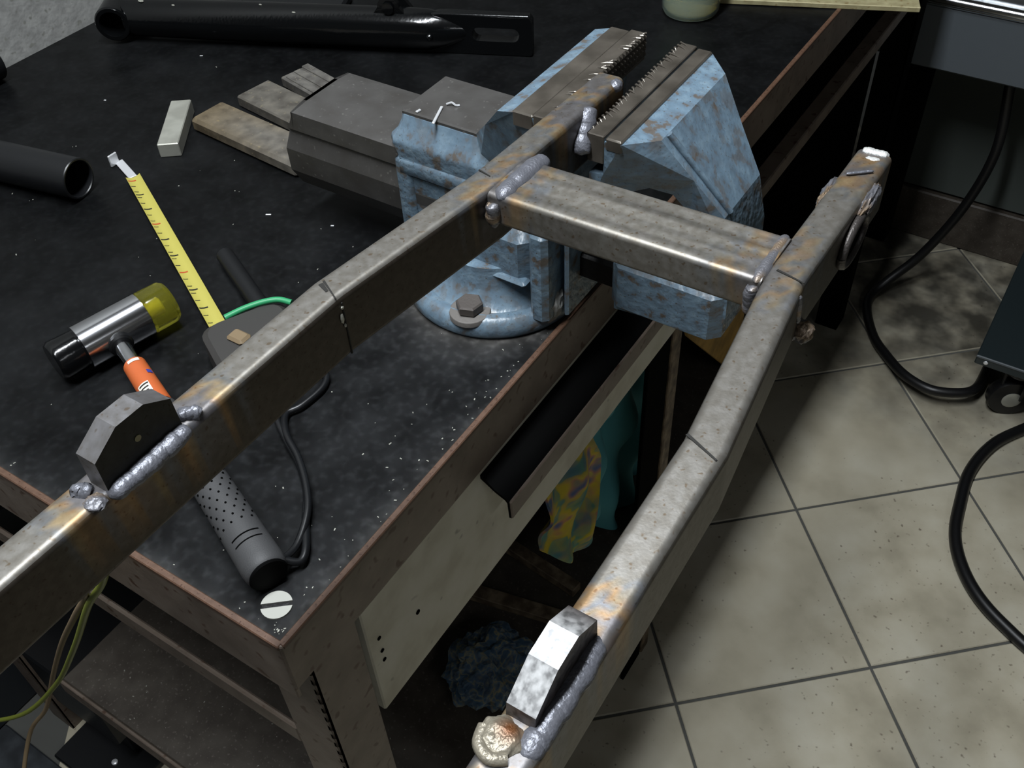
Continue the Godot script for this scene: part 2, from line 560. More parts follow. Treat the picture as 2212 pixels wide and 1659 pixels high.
func room() -> void:
	struct("wall_left", [box(Vector3(-0.90, -0.05, -2.5), Vector3(-0.760, 2.65, 2.5), 0.001)], M.concrete, "bare grey concrete wall behind the far edge of the workbench")
	struct("added_baseboard_left", [box(Vector3(-0.762, 0.0, -2.45), Vector3(-0.750, 0.34, 2.45), 0.002)], mat("added_dado", Color8(40, 44, 48), 0.6))  # dark board added to darken the foot of the wall
	struct("wall_back", [box(Vector3(-0.90, -0.05, -2.62), Vector3(2.5, 2.65, -2.5), 0.001)], M.wall_paint)
	struct("wall_right", [box(Vector3(2.5, -0.05, -2.62), Vector3(2.62, 2.65, 2.62), 0.001)], M.wall_paint)
	struct("wall_front", [box(Vector3(-0.90, -0.05, 2.5), Vector3(2.5, 2.65, 2.62), 0.001)], M.wall_paint)
	struct("ceiling", [box(Vector3(-0.90, 2.6, -2.62), Vector3(2.62, 2.72, 2.62), 0.001)], M.ceiling_paint)
	var fl := struct("floor", [box(Vector3(-0.80, -0.10, -2.55), Vector3(2.55, -0.0025, 2.55), 0.0005)], M.grout, "beige square floor tiles with dark grout lines")
	# square tiles, 0.3 m, laid 42.5 degrees across the bench
	var a := deg_to_rad(42.5)
	var e1 := Vector3(cos(a), 0, -sin(a))
	var e2 := Vector3(sin(a), 0, cos(a))
	var o := Vector3(0.3005, 0, -0.7151)
	for i in range(-12, 12):
		for j in range(-12, 14):
			var c := o + e1 * (i + 0.5) * 0.3005 + e2 * (j + 0.5) * 0.3005
			if c.x < -0.95 or c.x > 1.75 or c.z < -2.2 or c.z > 1.0: continue
			var h := 0.0 + 0.0004 * rng.randf()
			var ring := []
			for q in [[-0.0140, -0.1476], [-0.0012, -0.1480], [h, -0.1466]]:
				var r := PackedVector3Array()
				for s in [[1, 1], [-1, 1], [-1, -1], [1, -1]]:
					var p: Vector3 = c + e1 * s[0] * q[1] + e2 * s[1] * q[1] + Vector3(0, q[0], 0)
					p.x = maxf(p.x, -0.749)
					p.z = maxf(p.z, -2.499)
					r.append(p)
				ring.append(r)
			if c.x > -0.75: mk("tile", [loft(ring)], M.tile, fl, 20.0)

func bench() -> void:
	var t := thing("workbench", "long black-topped workbench with a brown steel frame carrying the blue vise", "workbench", Vector3(-0.38, 0, -0.6))
	mk("bench_top", [box(Vector3(-0.752, HB - 0.024, -1.46), Vector3(-0.0025, HB, -0.0025), 0.0008)], M.bench_top, t)
	# steel edge strips, the top corner rubbed down to brown metal
	var e := mk("front_edge_strip", [box(Vector3(-0.753, 0.794, -0.0026), Vector3(-0.0005, HB + 0.0006, 0.001), 0.0008)], M.bench_frame, t)
	mk("worn_corner", [box(Vector3(-0.752, HB - 0.0035, -0.0035), Vector3(-0.001, HB + 0.0010, 0.0014), 0.0007)], M.worn_edge, e)
	var s := mk("side_edge_strip", [box(Vector3(-0.0026, 0.806, -1.46), Vector3(0.001, HB + 0.0006, 0.0005), 0.0008)], M.bench_frame, t)
	mk("worn_corner", [box(Vector3(-0.0035, HB - 0.003, -1.46), Vector3(0.0014, HB + 0.0010, -0.001), 0.0007)], M.worn_edge, s)
	# corner post of angle steel and the other legs
	for q in [Vector2(-0.0460, -0.0135), Vector2(-0.7000, -0.0135), Vector2(-0.046, -1.40), Vector2(-0.7000, -1.40)]:
		mk("leg", [box(Vector3(q.x, 0, q.y - 0.004), Vector3(q.x + 0.0445, 0.832, q.y), 0.001), box(Vector3(q.x + 0.0405, 0, q.y - 0.045), Vector3(q.x + 0.0445, 0.832, q.y), 0.001)], M.black_void if q.y < -1.0 else M.bench_frame, t)  # rear pair coloured black for the shade under the bench
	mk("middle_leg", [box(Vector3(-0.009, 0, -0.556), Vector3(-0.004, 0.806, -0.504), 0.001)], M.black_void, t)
	mk("middle_leg_strip", [box(Vector3(-0.016, 0, -0.580), Vector3(-0.002, 0.806, -0.558), 0.0015)], M.wood, t)
	# front cross rail, dark board behind it, lower shelf
	mk("front_rail", [box(Vector3(-0.70, 0.652, -0.0180), Vector3(-0.046, 0.676, -0.0135), 0.0015)], M.bench_frame, t)
	mk("inner_board", [box(Vector3(-0.70, 0.655, -0.075), Vector3(-0.05, 0.832, -0.055), 0.001)], mat("dark_board", Color8(30, 26, 23), 0.7), t)
	mk("side_rail", [box(Vector3(-0.022, 0.695, -1.40), Vector3(-0.002, 0.716, -0.575), 0.0015)], M.bench_frame, t)
	mk("back_board", [box(Vector3(-0.70, 0.10, -1.40), Vector3(-0.05, 0.82, -1.38), 0.001)], M.black_void, t)
	var sh := mk("lower_shelf", [box(Vector3(-0.490, 0.310, -1.10), Vector3(-0.004, 0.330, -0.004), 0.002)], M.shelf_board, t)
	mk("shelf_lip", [box(Vector3(-0.492, 0.304, -0.004), Vector3(-0.046, 0.334, 0.000), 0.001)], M.bench_frame, sh)
	# drawer with its long pull
	var d := mk("drawer_front", [box(Vector3(-0.020, 0.669, -0.5575), Vector3(-0.0008, 0.804, -0.0625), 0.0012)], M.panel_white, t)
	mk("drawer_body", [box(Vector3(-0.55, 0.685, -0.545), Vector3(-0.0205, 0.79, -0.080), 0.001)], M.black_void, t)
	var prof := PackedVector2Array([Vector2(-0.001, 0.800), Vector2(0.0005, 0.800), Vector2(0.012, 0.790), Vector2(0.0215, 0.786), Vector2(0.0245, 0.783), Vector2(0.0255, 0.765), Vector2(0.0235, 0.764), Vector2(0.0225, 0.781), Vector2(0.0205, 0.7835), Vector2(0.0115, 0.7875), Vector2(-0.001, 0.796)])
	mk("drawer_handle", [prism(prof, -0.338, 0.133)], M.black_plastic, d)
	mk("handle_lip", [box(Vector3(0.0236, 0.7635, -0.471), Vector3(0.0264, 0.784, -0.205), 0.001)], M.bench_frame, d)
	for z in [-0.530, -0.115]:
		mk("screw_hole", [lathe([[0.0022, 0.0], [0.0022, 0.0008], [0.0016, 0.001]], Vector3(-0.001, 0.735, z), Vector3.RIGHT, 12)], M.black_void, d)
	for y in [0.7586, 0.7418, 0.7294]:
		mk("screw_hole", [lathe([[0.0018, 0.0], [0.0018, 0.0008], [0.0012, 0.001]], Vector3(-0.001, y, -0.0735), Vector3.RIGHT, 12)], M.black_void, d)
	# slotted countersunk screw in the corner of the top
	var c := Vector3(-0.0215, HB - 0.0008, -0.0205)
	var hd := []
	for k in [-1, 1]:
		var poly := PackedVector2Array()
		for i in 25:
			var an := lerpf(0.17, PI - 0.17, i / 24.0)
			poly.append(Vector2(cos(an), sin(an) * k) * 0.0098)
		var pr := prism(poly, 0.0, 0.0009)
		hd.append(xf(pr, Transform3D(Basis(Vector3.UP, deg_to_rad(40.0)) * Basis(Vector3.RIGHT, PI / 2), c + Vector3(0, 0.0012, 0))))
	var scr := mk("slotted_screw", hd, M.white_plastic, t)
	mk("slot", [lathe([[0.0092, 0.0], [0.0092, 0.0009]], c, Vector3.UP, 24)], M.dark_iron, scr)

func vise() -> void:
	var t := thing("bench_vise", "blue painted cast iron bench vise bolted to the workbench edge and holding the steel frame", "vise", Vector3(-0.075, HB, -0.350))
	var zc := -0.366
	# turned flange with rounded rim
	mk("base_flange", [lathe([[0.070, 0.0], [0.0725, 0.004], [0.0720, 0.011], [0.0680, 0.0165], [0.0620, 0.0175], [0.0570, 0.0150], [0.0540, 0.0165], [0.0480, 0.0225], [0.0440, 0.030], [0.0420, 0.046]], Vector3(-0.0745, HB, -0.346), Vector3.UP, 64)], M.vise_paint, t, 50.0)
	for q in [[-0.0615, -0.2895], [-0.128, -0.362], [-0.030, -0.392]]:
		var b := Vector3(q[0], HB + 0.016, q[1])
		mk("bolt_pad", [lathe([[0.0165, -0.0030], [0.0162, 0.0006], [0.0152, 0.0014]], b, Vector3.UP, 32)], M.pad_iron, t, 50.0)
		mk("bolt", [xf(lathe([[0.0085, 0.0], [0.0108, 0.0012], [0.0108, 0.0072], [0.0094, 0.0084]], Vector3.ZERO, Vector3.UP, 6), Transform3D(Basis(Vector3.UP, 0.35), b + Vector3(0, 0.0014, 0)))], M.bolt_iron, t, 20.0)
	mk("foot_block", [blob(Vector3(-0.0110, 0.8765, -0.3255), Vector3(0.010, 0.017, 0.013), 0.3, 2.2, 4, 14)], M.concrete, t)
	# fixed body: rings from below upwards
	var rings := []
	for r in [[0.885, -0.128, -0.004, 0.036, 0.012], [0.900, -0.147, -0.001, 0.037, 0.012], [0.940, -0.150, 0.000, 0.0385, 0.010], [0.966, -0.1535, 0.001, 0.0395, 0.008], [0.9735, -0.1555, 0.002, 0.0400, 0.007], [0.9770, -0.1545, 0.002, 0.0385, 0.006], [0.9820, -0.1500, 0.002, 0.0345, 0.005], [0.9880, -0.1475, 0.002, 0.0315, 0.004], [0.9935, -0.1465, 0.002, 0.0292, 0.003]]:
		rings.append(oct(r[1], r[2], zc - r[3], zc + r[3], r[0], r[4]))
	mk("fixed_body", [loft(rings)], M.vise_paint, t, 42.0)
	# raised border round the sunken panel of the near cheek
	mk("cheek_rib", [box(Vector3(-0.146, 0.948, zc + 0.036), Vector3(-0.012, 0.962, zc + 0.0418), 0.003), box(Vector3(-0.150, 0.888, zc + 0.034), Vector3(-0.134, 0.962, zc + 0.0415), 0.003)], M.vise_paint, t, 50.0)
	mk("neck_post", [box(Vector3(-0.112, 0.884, zc - 0.032), Vector3(-0.022, 0.94, zc + 0.052), 0.010), box(Vector3(-0.020, 0.866, zc + 0.024), Vector3(-0.004, 0.950, zc + 0.058), 0.004), box(Vector3(0.000, 0.866, zc - 0.028), Vector3(0.004, 0.950, zc + 0.040), 0.002)], M.vise_paint, t)
	mk("neck_ledge", [box(Vector3(-0.072, 0.894, zc + 0.046), Vector3(-0.024, 0.8985, zc + 0.0565), 0.002)], M.vise_paint, t)
	mk("anvil", [box(Vector3(-0.1462, 0.9925, zc - 0.0286), Vector3(-0.030, 0.9968, zc + 0.0286), 0.0012)], M.worn_iron, t)
	mk("fixed_jaw", [prism(PackedVector2Array([Vector2(-0.006, 1.0470), Vector2(-0.0215, 1.0478), Vector2(-0.0345, 1.0445), Vector2(-0.057, 1.0190), Vector2(-0.078, 0.9965), Vector2(-0.078, 0.970), Vector2(0.003, 0.970), Vector2(-0.006, 1.010)]), zc, [0.0650, 0.0650, 0.0640, 0.0470, 0.0290, 0.0280, 0.0400, 0.0600])], M.vise_paint, t, 25.0)
	mk("fixed_jaw_ledge", [box(Vector3(-0.0225, 1.0380, zc - 0.0652), Vector3(-0.0068, 1.0492, zc + 0.0652), 0.001)], M.jaw_steel, t)
	mk("jaw_plate", jaw_plate(-0.0066, 0.0052, 1.0505, zc, 1.0), M.jaw_steel, t, 10.0)
	mk("jaw_plate", jaw_plate(0.0440, 0.0325, 1.0500, zc, -1.0), M.jaw_steel, t, 10.0)
	# slide beam: flat top with two lighter shoulders, bulging cheeks
	var bm := []
	var cs := [Vector2(0.0195, 0.9700), Vector2(0.0365, 0.9672), Vector2(0.0370, 0.9515), Vector2(0.0345, 0.9490), Vector2(0.0385, 0.9320), Vector2(0.0370, 0.9100), Vector2(0.0290, 0.8935), Vector2(0.0180, 0.8890)]
	for q in [[-0.2690, 0.0], [-0.2560, 1.0], [-0.10, 1.0]]:
		var r := PackedVector3Array()
		for k in 16:
			var c: Vector2 = cs[k] if k < 8 else Vector2(-cs[15 - k].x, cs[15 - k].y)
			var xx: float = q[0]
			if q[1] == 0.0: xx = -0.2690 + 0.0165 * pow(absf(c.y - 0.915) / 0.055, 2.0)
			r.append(Vector3(xx, c.y, zc + c.x))
		bm.append(r)
	mk("slide_beam", [loft(bm)], M.worn_iron, t, 15.0)
	# moving jaw: one casting with a hollow under the jaw, nut housing below
	var mp := PackedVector2Array([Vector2(0.0435, 1.0460), Vector2(0.0560, 1.0472), Vector2(0.0735, 1.0458), Vector2(0.0935, 1.0180), Vector2(0.1135, 0.9910), Vector2(0.1215, 0.9600), Vector2(0.1235, 0.9100), Vector2(0.1190, 0.8930), Vector2(0.1100, 0.8880), Vector2(0.0380, 0.8830), Vector2(0.0360, 0.9250), Vector2(0.0840, 0.9300), Vector2(0.0950, 0.9480), Vector2(0.0965, 0.9680), Vector2(0.0905, 0.9880), Vector2(0.0800, 1.0030), Vector2(0.0670, 1.0085), Vector2(0.0530, 1.0050), Vector2(0.0440, 0.9950), Vector2(0.0330, 0.9920), Vector2(0.0330, 1.0200), Vector2(0.0435, 1.0220)])
	mk("moving_jaw", [prism(mp, zc, [0.0648, 0.0648, 0.0466, 0.0372, 0.0285, 0.0280, 0.0275, 0.0270, 0.0270, 0.0300, 0.0300, 0.0280, 0.0285, 0.0290, 0.0310, 0.0370, 0.0450, 0.0540, 0.0600, 0.0620, 0.0630, 0.0640])], M.vise_paint, t, 18.0)
	mk("moving_jaw_ledge", [box(Vector3(0.0448, 1.0400, zc - 0.0650), Vector3(0.0560, 1.0490, zc + 0.0650), 0.001)], M.jaw_steel, t)
	mk("jaw_rib", [tube([Vector3(0.0745, 1.0462, zc + 0.0380), Vector3(0.0935, 1.0190, zc + 0.0290), Vector3(0.1140, 0.9915, zc + 0.0210)], 0.0022, 8)], M.vise_paint, t, 60.0)
	mk("nut_housing", [box(Vector3(0.034, 0.882, zc - 0.033), Vector3(0.122, 0.934, zc + 0.0345), 0.008)], M.vise_paint, t)
	mk("spindle", [tube([Vector3(-0.10, 0.925, zc), Vector3(0.06, 0.925, zc)], 0.014, 20), box(Vector3(-0.05, 0.893, zc - 0.022), Vector3(0.04, 0.915, zc + 0.022), 0.002)], M.dark_iron, t)

# hardened jaw plate, its face (x1) cut into rows of small pyramids and its top edge notched
func jaw_plate(x0: float, x1: float, top: float, zc: float, dir: float) -> Array:
	var out := [box(Vector3(minf(x0, x1), top - 0.020, zc - 0.0655), Vector3(maxf(x0, x1), top - 0.0002, zc + 0.0655), 0.0006)]
	var teeth := PackedVector3Array()
	var nz := 30
	var s := 0.131 / nz
	for i in nz:
		var z := zc - 0.0655 + (i + 0.5) * s
		for j in 4:
			var y := top - 0.0022 - j * s
			var tip := Vector3(x1 + dir * 0.0018, y, z)
			var q := [Vector3(x1 - dir * 0.0002, y + s / 2, z - s / 2), Vector3(x1 - dir * 0.0002, y + s / 2, z + s / 2), Vector3(x1 - dir * 0.0002, y - s / 2, z + s / 2), Vector3(x1 - dir * 0.0002, y - s / 2, z - s / 2)]
			for k in 4:
				if dir > 0: teeth.append_array([q[k], tip, q[(k + 1) % 4]])
				else: teeth.append_array([q[k], q[(k + 1) % 4], tip])
		# slanting nick across the top edge
		if rng.randf() < 0.15: continue
		var w := 0.0015 + 0.0065 * rng.randf()
		var b := Vector3(x1 - dir * w, top - 0.0001 - 0.0003 * rng.randf(), z + 0.0004 + 0.0022 * rng.randf())
		var e := Vector3(x1 + dir * 0.0006, top + 0.0002, z - 0.0012)
		out.append(tube([b, b.lerp(e, 0.5) + Vector3(0, 0.0004, 0), e], [0.0002, 0.0007, 0.0008 + 0.0005 * rng.randf()], 5, 0.6))
	out.append(teeth)
	return out

# ------------------------------------------------------------------ the raw steel swingarm
var tints := []   # [place, radius, strength] where welding has run colours over the steel

func arm_colour(p: Vector3, n: Vector3) -> Color:
	var c := lin(136, 133, 127)
	if absf(n.x) > 0.85: c = lin(104, 100, 92) if p.x > 0.12 else lin(76, 70, 62)   # shade painted into the upright faces, darker on the left tube
	for t in tints:
		var d: float = p.distance_to(t[0]) / t[1]
		d += 0.14 * sin(p.z * 420.0 + p.x * 300.0) + 0.1 * sin(p.x * 700.0)
		if d < 1.5:
			var w: float = t[2]
			if d < 0.55: c = c.lerp(lin(118, 116, 120), w * 0.8)
			elif d < 0.80: c = c.lerp(lin(164, 132, 92), w * 0.85 * smoothstep(0.55, 0.68, d))
			elif d < 1.05: c = c.lerp(lin(168, 146, 108), w * 0.8 * (1.0 - smoothstep(0.80, 1.05, d)))
			elif d < 1.4: c = c.lerp(lin(116, 124, 136), w * 0.5 * (1.0 - smoothstep(1.15, 1.4, d)))
	return c

func leg_soup(path: Array) -> PackedVector3Array:
	var pts := []
	for i in path.size() - 1:
		var n := int(ceil((path[i] as Vector3).distance_to(path[i + 1]) / 0.0035))
		for k in n: pts.append((path[i] as Vector3).lerp(path[i + 1], float(k) / n))
	pts.append(path[-1])
	var rings := []
	var cs := rrect(0.0200, 0.0400, 0.0042, 5, 4)
	for p in pts:
		var r := PackedVector3Array()
		for c in cs: r.append((p as Vector3) + Vector3(c.x, c.y - 0.020 + c.x * 0.02, 0))
		rings.append(r)
	return loft(rings)

func line_mark(a: Vector3, b: Vector3, w := 0.0009) -> PackedVector3Array:
	var d := (b - a).normalized()
	var s := d.cross(Vector3.UP).normalized() * w / 2
	var u := Vector3(0, 0.0002, 0)
	return loft([PackedVector3Array([a - s - u, a + s - u, a + s + u, a - s + u]), PackedVector3Array([b - s * 0.6 - u, b + s * 0.6 - u, b + s * 0.6 + u, b - s * 0.6 + u])])

func swingarm() -> void:
	var t := thing("swingarm", "raw bare steel motorcycle swingarm of square tube clamped in the blue vise", "swingarm", Vector3(0.10, 1.02, -0.05))
	tints = [[Vector3(0.021, 1.058, -0.302), 0.026, 0.9], [Vector3(0.030, 1.060, -0.235), 0.020, 0.75], [Vector3(0.030, 1.055, -0.205), 0.020, 0.8], [Vector3(0.0, 1.060, -0.002), 0.019, 1.0], [Vector3(0.0, 1.060, 0.052), 0.019, 1.0], [Vector3(0.012, 1.058, 0.020), 0.013, 0.8], [Vector3(0.012, 1.058, 0.038), 0.013, 0.8], [Vector3(0.012, 1.055, -0.342), 0.022, 0.8],
		[Vector3(0.181, 1.064, -0.208), 0.022, 0.7], [Vector3(0.181, 1.064, -0.238), 0.017, 0.6], [Vector3(0.199, 1.062, -0.318), 0.020, 0.8], [Vector3(0.187, 1.060, -0.322), 0.018, 0.7], [Vector3(0.206, 1.063, -0.002), 0.015, 1.0], [Vector3(0.204, 1.063, 0.056), 0.018, 0.9], [Vector3(0.214, 1.063, 0.004), 0.013, 0.9], [Vector3(0.192, 1.060, -0.345), 0.014, 0.6]]
	var l := [Vector3(0.0172, 1.0570, -0.357), Vector3(0.0154, 1.0611, -0.2165), Vector3(-0.0001, 1.0609, -0.0968), Vector3(-0.0096, 1.0565, 0.32)]
	var r := [Vector3(0.1930, 1.0608, -0.345), Vector3(0.1921, 1.0646, -0.2148), Vector3(0.2053, 1.0650, -0.0948), Vector3(0.2071, 1.0610, 0.32)]
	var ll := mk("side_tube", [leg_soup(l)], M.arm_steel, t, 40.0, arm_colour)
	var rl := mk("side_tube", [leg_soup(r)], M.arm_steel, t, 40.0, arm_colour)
	# cross tube, lying flat between the side tubes
	var rings := []
	var cs := rrect(0.0405, 0.0200, 0.0030, 4, 14)
	for i in 41:
		var u := i / 40.0
		var q := PackedVector3Array()
		for c in cs: q.append(Vector3(lerpf(0.0245, 0.1835, u), lerpf(1.0612, 1.0645, u) - 0.010 + c.y, -0.2237 - c.x))
		rings.append(q)
	var streak := FastNoiseLite.new()
	streak.seed = 5
	streak.frequency = 120.0
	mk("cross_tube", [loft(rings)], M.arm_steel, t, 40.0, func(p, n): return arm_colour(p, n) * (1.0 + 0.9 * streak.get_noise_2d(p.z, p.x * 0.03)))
	mk("pivot_tube", [tube([Vector3(-0.03, 1.038, 0.335), Vector3(0.23, 1.040, 0.335)], 0.018, 24)], M.arm_steel, t, 40.0, arm_colour)
	# seams
	var wc := func(p: Vector3, _n): return lin(112, 112, 117).lerp(lin(142, 116, 80), clampf(0.5 + 0.9 * sin(p.z * 190.0 + p.x * 260.0 + p.y * 300.0) - 0.75, 0.0, 0.7))
	var wg := func(_p: Vector3, _n): return lin(112, 114, 121)
	mk("weld_bead", [bead(Vector3(0.0325, 1.0590, -0.252), Vector3(0.0320, 1.0600, -0.203), 0.0062, 3)], M.weld, t, 60.0, wg)
	mk("weld_bead", [bead(Vector3(0.0285, 1.0560, -0.2025), Vector3(0.0285, 1.0420, -0.2035), 0.0050, 4)], M.weld, t, 60.0, wc)
	mk("weld_bead", [bead(Vector3(0.1800, 1.0625, -0.246), Vector3(0.1810, 1.0630, -0.203), 0.0034, 5)], M.weld, t, 60.0, wc)
	mk("weld_bead", [bead(Vector3(0.1800, 1.0610, -0.2025), Vector3(0.1800, 1.0450, -0.2025), 0.0042, 6)], M.weld, t, 60.0, wc)
	mk("weld_bead", [bead(Vector3(0.0255, 1.0575, -0.3150), Vector3(0.0310, 1.0360, -0.2950), 0.0060, 7)], M.weld, t, 60.0, wg)
	mk("weld_bead", [blob(Vector3(0.0250, 1.0545, -0.3500), Vector3(0.0045, 0.0040, 0.0055), 0.2, 1.5, 3, 12)], M.weld, t, 60.0, wg)
	mk("weld_bead", [bead(Vector3(0.1860, 1.0600, -0.3445), Vector3(0.2010, 1.0600, -0.3445), 0.0030, 9), blob(Vector3(0.1945, 1.0595, -0.3370), Vector3(0.0062, 0.0020, 0.0032), 0.2, 2.0, 5, 12)], M.weld, rl, 60.0, func(_p, _n): return lin(215, 215, 212))
	mk("weld_bead", [blob(Vector3(0.1830, 1.0560, -0.3000), Vector3(0.0036, 0.0050, 0.0150), 0.4, 1.8, 10, 18), blob(Vector3(0.2040, 1.0560, -0.3050), Vector3(0.0036, 0.0050, 0.0160), 0.4, 1.8, 11, 18)], M.weld, rl, 60.0, wc)
	mk("weld_bead", [bead(Vector3(0.1870, 1.0628, -0.3130), Vector3(0.1990, 1.0628, -0.3230), 0.0010, 12)], M.weld, rl, 60.0, wg)
	mk("weld_bead", [blob(Vector3(0.2040, 1.0290, -0.2190), Vector3(0.0060, 0.0055, 0.0060), 0.4, 1.5, 8, 14), bead(Vector3(0.2030, 1.0620, -0.2050), Vector3(0.2030, 1.0400, -0.2120), 0.0018, 13)], M.weld, rl, 60.0, wc)
	# slotted axle eye on the outer cheek of the far end
	var ring := []
	for i in 28:
		var a := TAU * i / 28
		ring.append(Vector3(0.2045, 1.0420 + 0.0125 * sin(a), -0.2870 + 0.0180 * cos(a)))
	ring.append(ring[0])
	mk("axle_eye", [tube(ring, 0.0026, 10)], M.weld, t, 60.0, func(_p, _n): return lin(72, 68, 64))
	mk("axle_hole", [xf(lathe([[0.0110, 0.0], [0.0110, 0.0016], [0.0100, 0.0018]], Vector3.ZERO, Vector3.RIGHT, 24), Transform3D(Basis.from_scale(Vector3(1, 1, 1.4)), Vector3(0.2028, 1.0420, -0.2870)))], M.black_void, t)
	# scribed marks at the bends
	mk("marker_line", [line_mark(Vector3(0.0080, 1.0613, -0.2200), Vector3(0.0172, 1.0614, -0.2175), 0.0010)], M.ink_black, ll)
	mk("marker_line", [line_mark(Vector3(-0.0050, 1.0610, -0.1000), Vector3(0.0090, 1.0609, -0.0925), 0.0012), line_mark(Vector3(-0.0048, 1.0610, -0.0975), Vector3(0.0020, 1.0610, -0.0945), 0.0026)], M.ink_black, ll)
	mk("seam_line", [box(Vector3(0.0092, 1.0222, -0.0955), Vector3(0.0103, 1.0570, -0.0945), 0.0002)], M.ink_black, ll)
	mk("seam_spatter", [blob(Vector3(0.0102, 1.0480, -0.0930), Vector3(0.0008, 0.0030, 0.0012), 0.3, 1.5, 2, 10), blob(Vector3(0.0102, 1.0425, -0.0940), Vector3(0.0006, 0.0012, 0.0008), 0.3, 1.5, 3, 8), blob(Vector3(0.0102, 1.0540, -0.0945), Vector3(0.0006, 0.0010, 0.0010), 0.3, 1.5, 4, 8)], M.aluminium, ll)
	mk("marker_line", [line_mark(Vector3(0.1870, 1.0648, -0.2150), Vector3(0.2020, 1.0650, -0.2115), 0.0013)], M.ink_black, rl)
	mk("marker_line", [line_mark(Vector3(0.1960, 1.0650, -0.0960), Vector3(0.2125, 1.0652, -0.0890), 0.0015)], M.ink_black, rl)
	# shock mounts: thick plates with a faceted back, welded on all sides
	var pl := PackedVector2Array([Vector2(-0.0490, 1.0585), Vector2(-0.0488, 1.0780), Vector2(-0.0346, 1.0866), Vector2(-0.0200, 1.0864), Vector2(-0.0077, 1.0788), Vector2(-0.0070, 1.0585)])
	var lm := mk("shock_mount", [xf(prism(pl, 0.0, 0.0057), Transform3D(Basis(Vector3.UP, PI / 2), Vector3(0.0002, 0, 0)))], M.arm_steel, t, 12.0, func(p, n): return lin(128, 127, 130) if n.y > 0.2 or n.z > 0.2 else lin(52, 50, 48))  # shade painted into the side cheeks, upper and near facets lighter
	mk("pin_hole", [lathe([[0.0016, 0.0], [0.0016, 0.0004]], Vector3(0.0058, 1.0735, 0.0280), Vector3.RIGHT, 16)], M.dusty_steel, lm)
	var pr := PackedVector2Array([Vector2(-0.0455, 1.0625), Vector2(-0.0446, 1.0700), Vector2(-0.0303, 1.0797), Vector2(-0.0169, 1.0812), Vector2(-0.0041, 1.0733), Vector2(-0.0036, 1.0625)])
	mk("shock_mount", [xf(prism(pr, 0.0, 0.0057), Transform3D(Basis(Vector3.UP, PI / 2), Vector3(0.2037, 0, 0)))], M.ground_steel, t, 12.0, func(p, n): return (lin(168, 168, 170) if n.y > 0.97 else lin(214, 214, 214)) if n.y > 0.3 and p.z > 0.012 else lin(98, 93, 90))  # sheen painted into the upper facets, the rest kept darker
	mk("weld_bead", [bead(Vector3(0.0075, 1.0600, 0.0055), Vector3(0.0068, 1.0590, 0.0500), 0.0054, 14, 50)], M.weld, t, 60.0, wg)
	mk("weld_bead", [bead(Vector3(-0.0010, 1.0605, 0.0030), Vector3(0.0062, 1.0600, -0.0030), 0.0042, 15)], M.weld, t, 60.0, wg)
	mk("weld_bead", [bead(Vector3(-0.0075, 1.0585, 0.0545), Vector3(-0.0020, 1.0592, 0.0530), 0.0044, 16)], M.weld, t, 60.0, wg)
	mk("weld_bead", [blob(Vector3(0.0040, 1.0590, 0.0550), Vector3(0.0050, 0.0022, 0.0045), 0.3, 2.0, 9, 12)], M.weld, t, 60.0, wc)
	mk("weld_bead", [bead(Vector3(0.2108, 1.0620, 0.0030), Vector3(0.2108, 1.0612, 0.0560), 0.0055, 17, 60)], M.weld, t, 60.0, wg)
	var nug := func(p: Vector3, _n): return lin(104, 66, 38).lerp(lin(138, 131, 116), clampf((p - Vector3(0.2030, 1.0660, 0.0500)).length() / 0.0055 - 0.25, 0.0, 1.0))
	mk("weld_bead", [blob(Vector3(0.2010, 1.0630, 0.0535), Vector3(0.0082, 0.0036, 0.0078), 0.22, 1.2, 21, 24), tube(smooth_path([Vector3(0.1945, 1.0640, 0.0530), Vector3(0.1965, 1.0645, 0.0590), Vector3(0.2020, 1.0648, 0.0615), Vector3(0.2070, 1.0640, 0.0585)]), 0.0024, 10, 0.8)], M.weld, t, 60.0, nug)

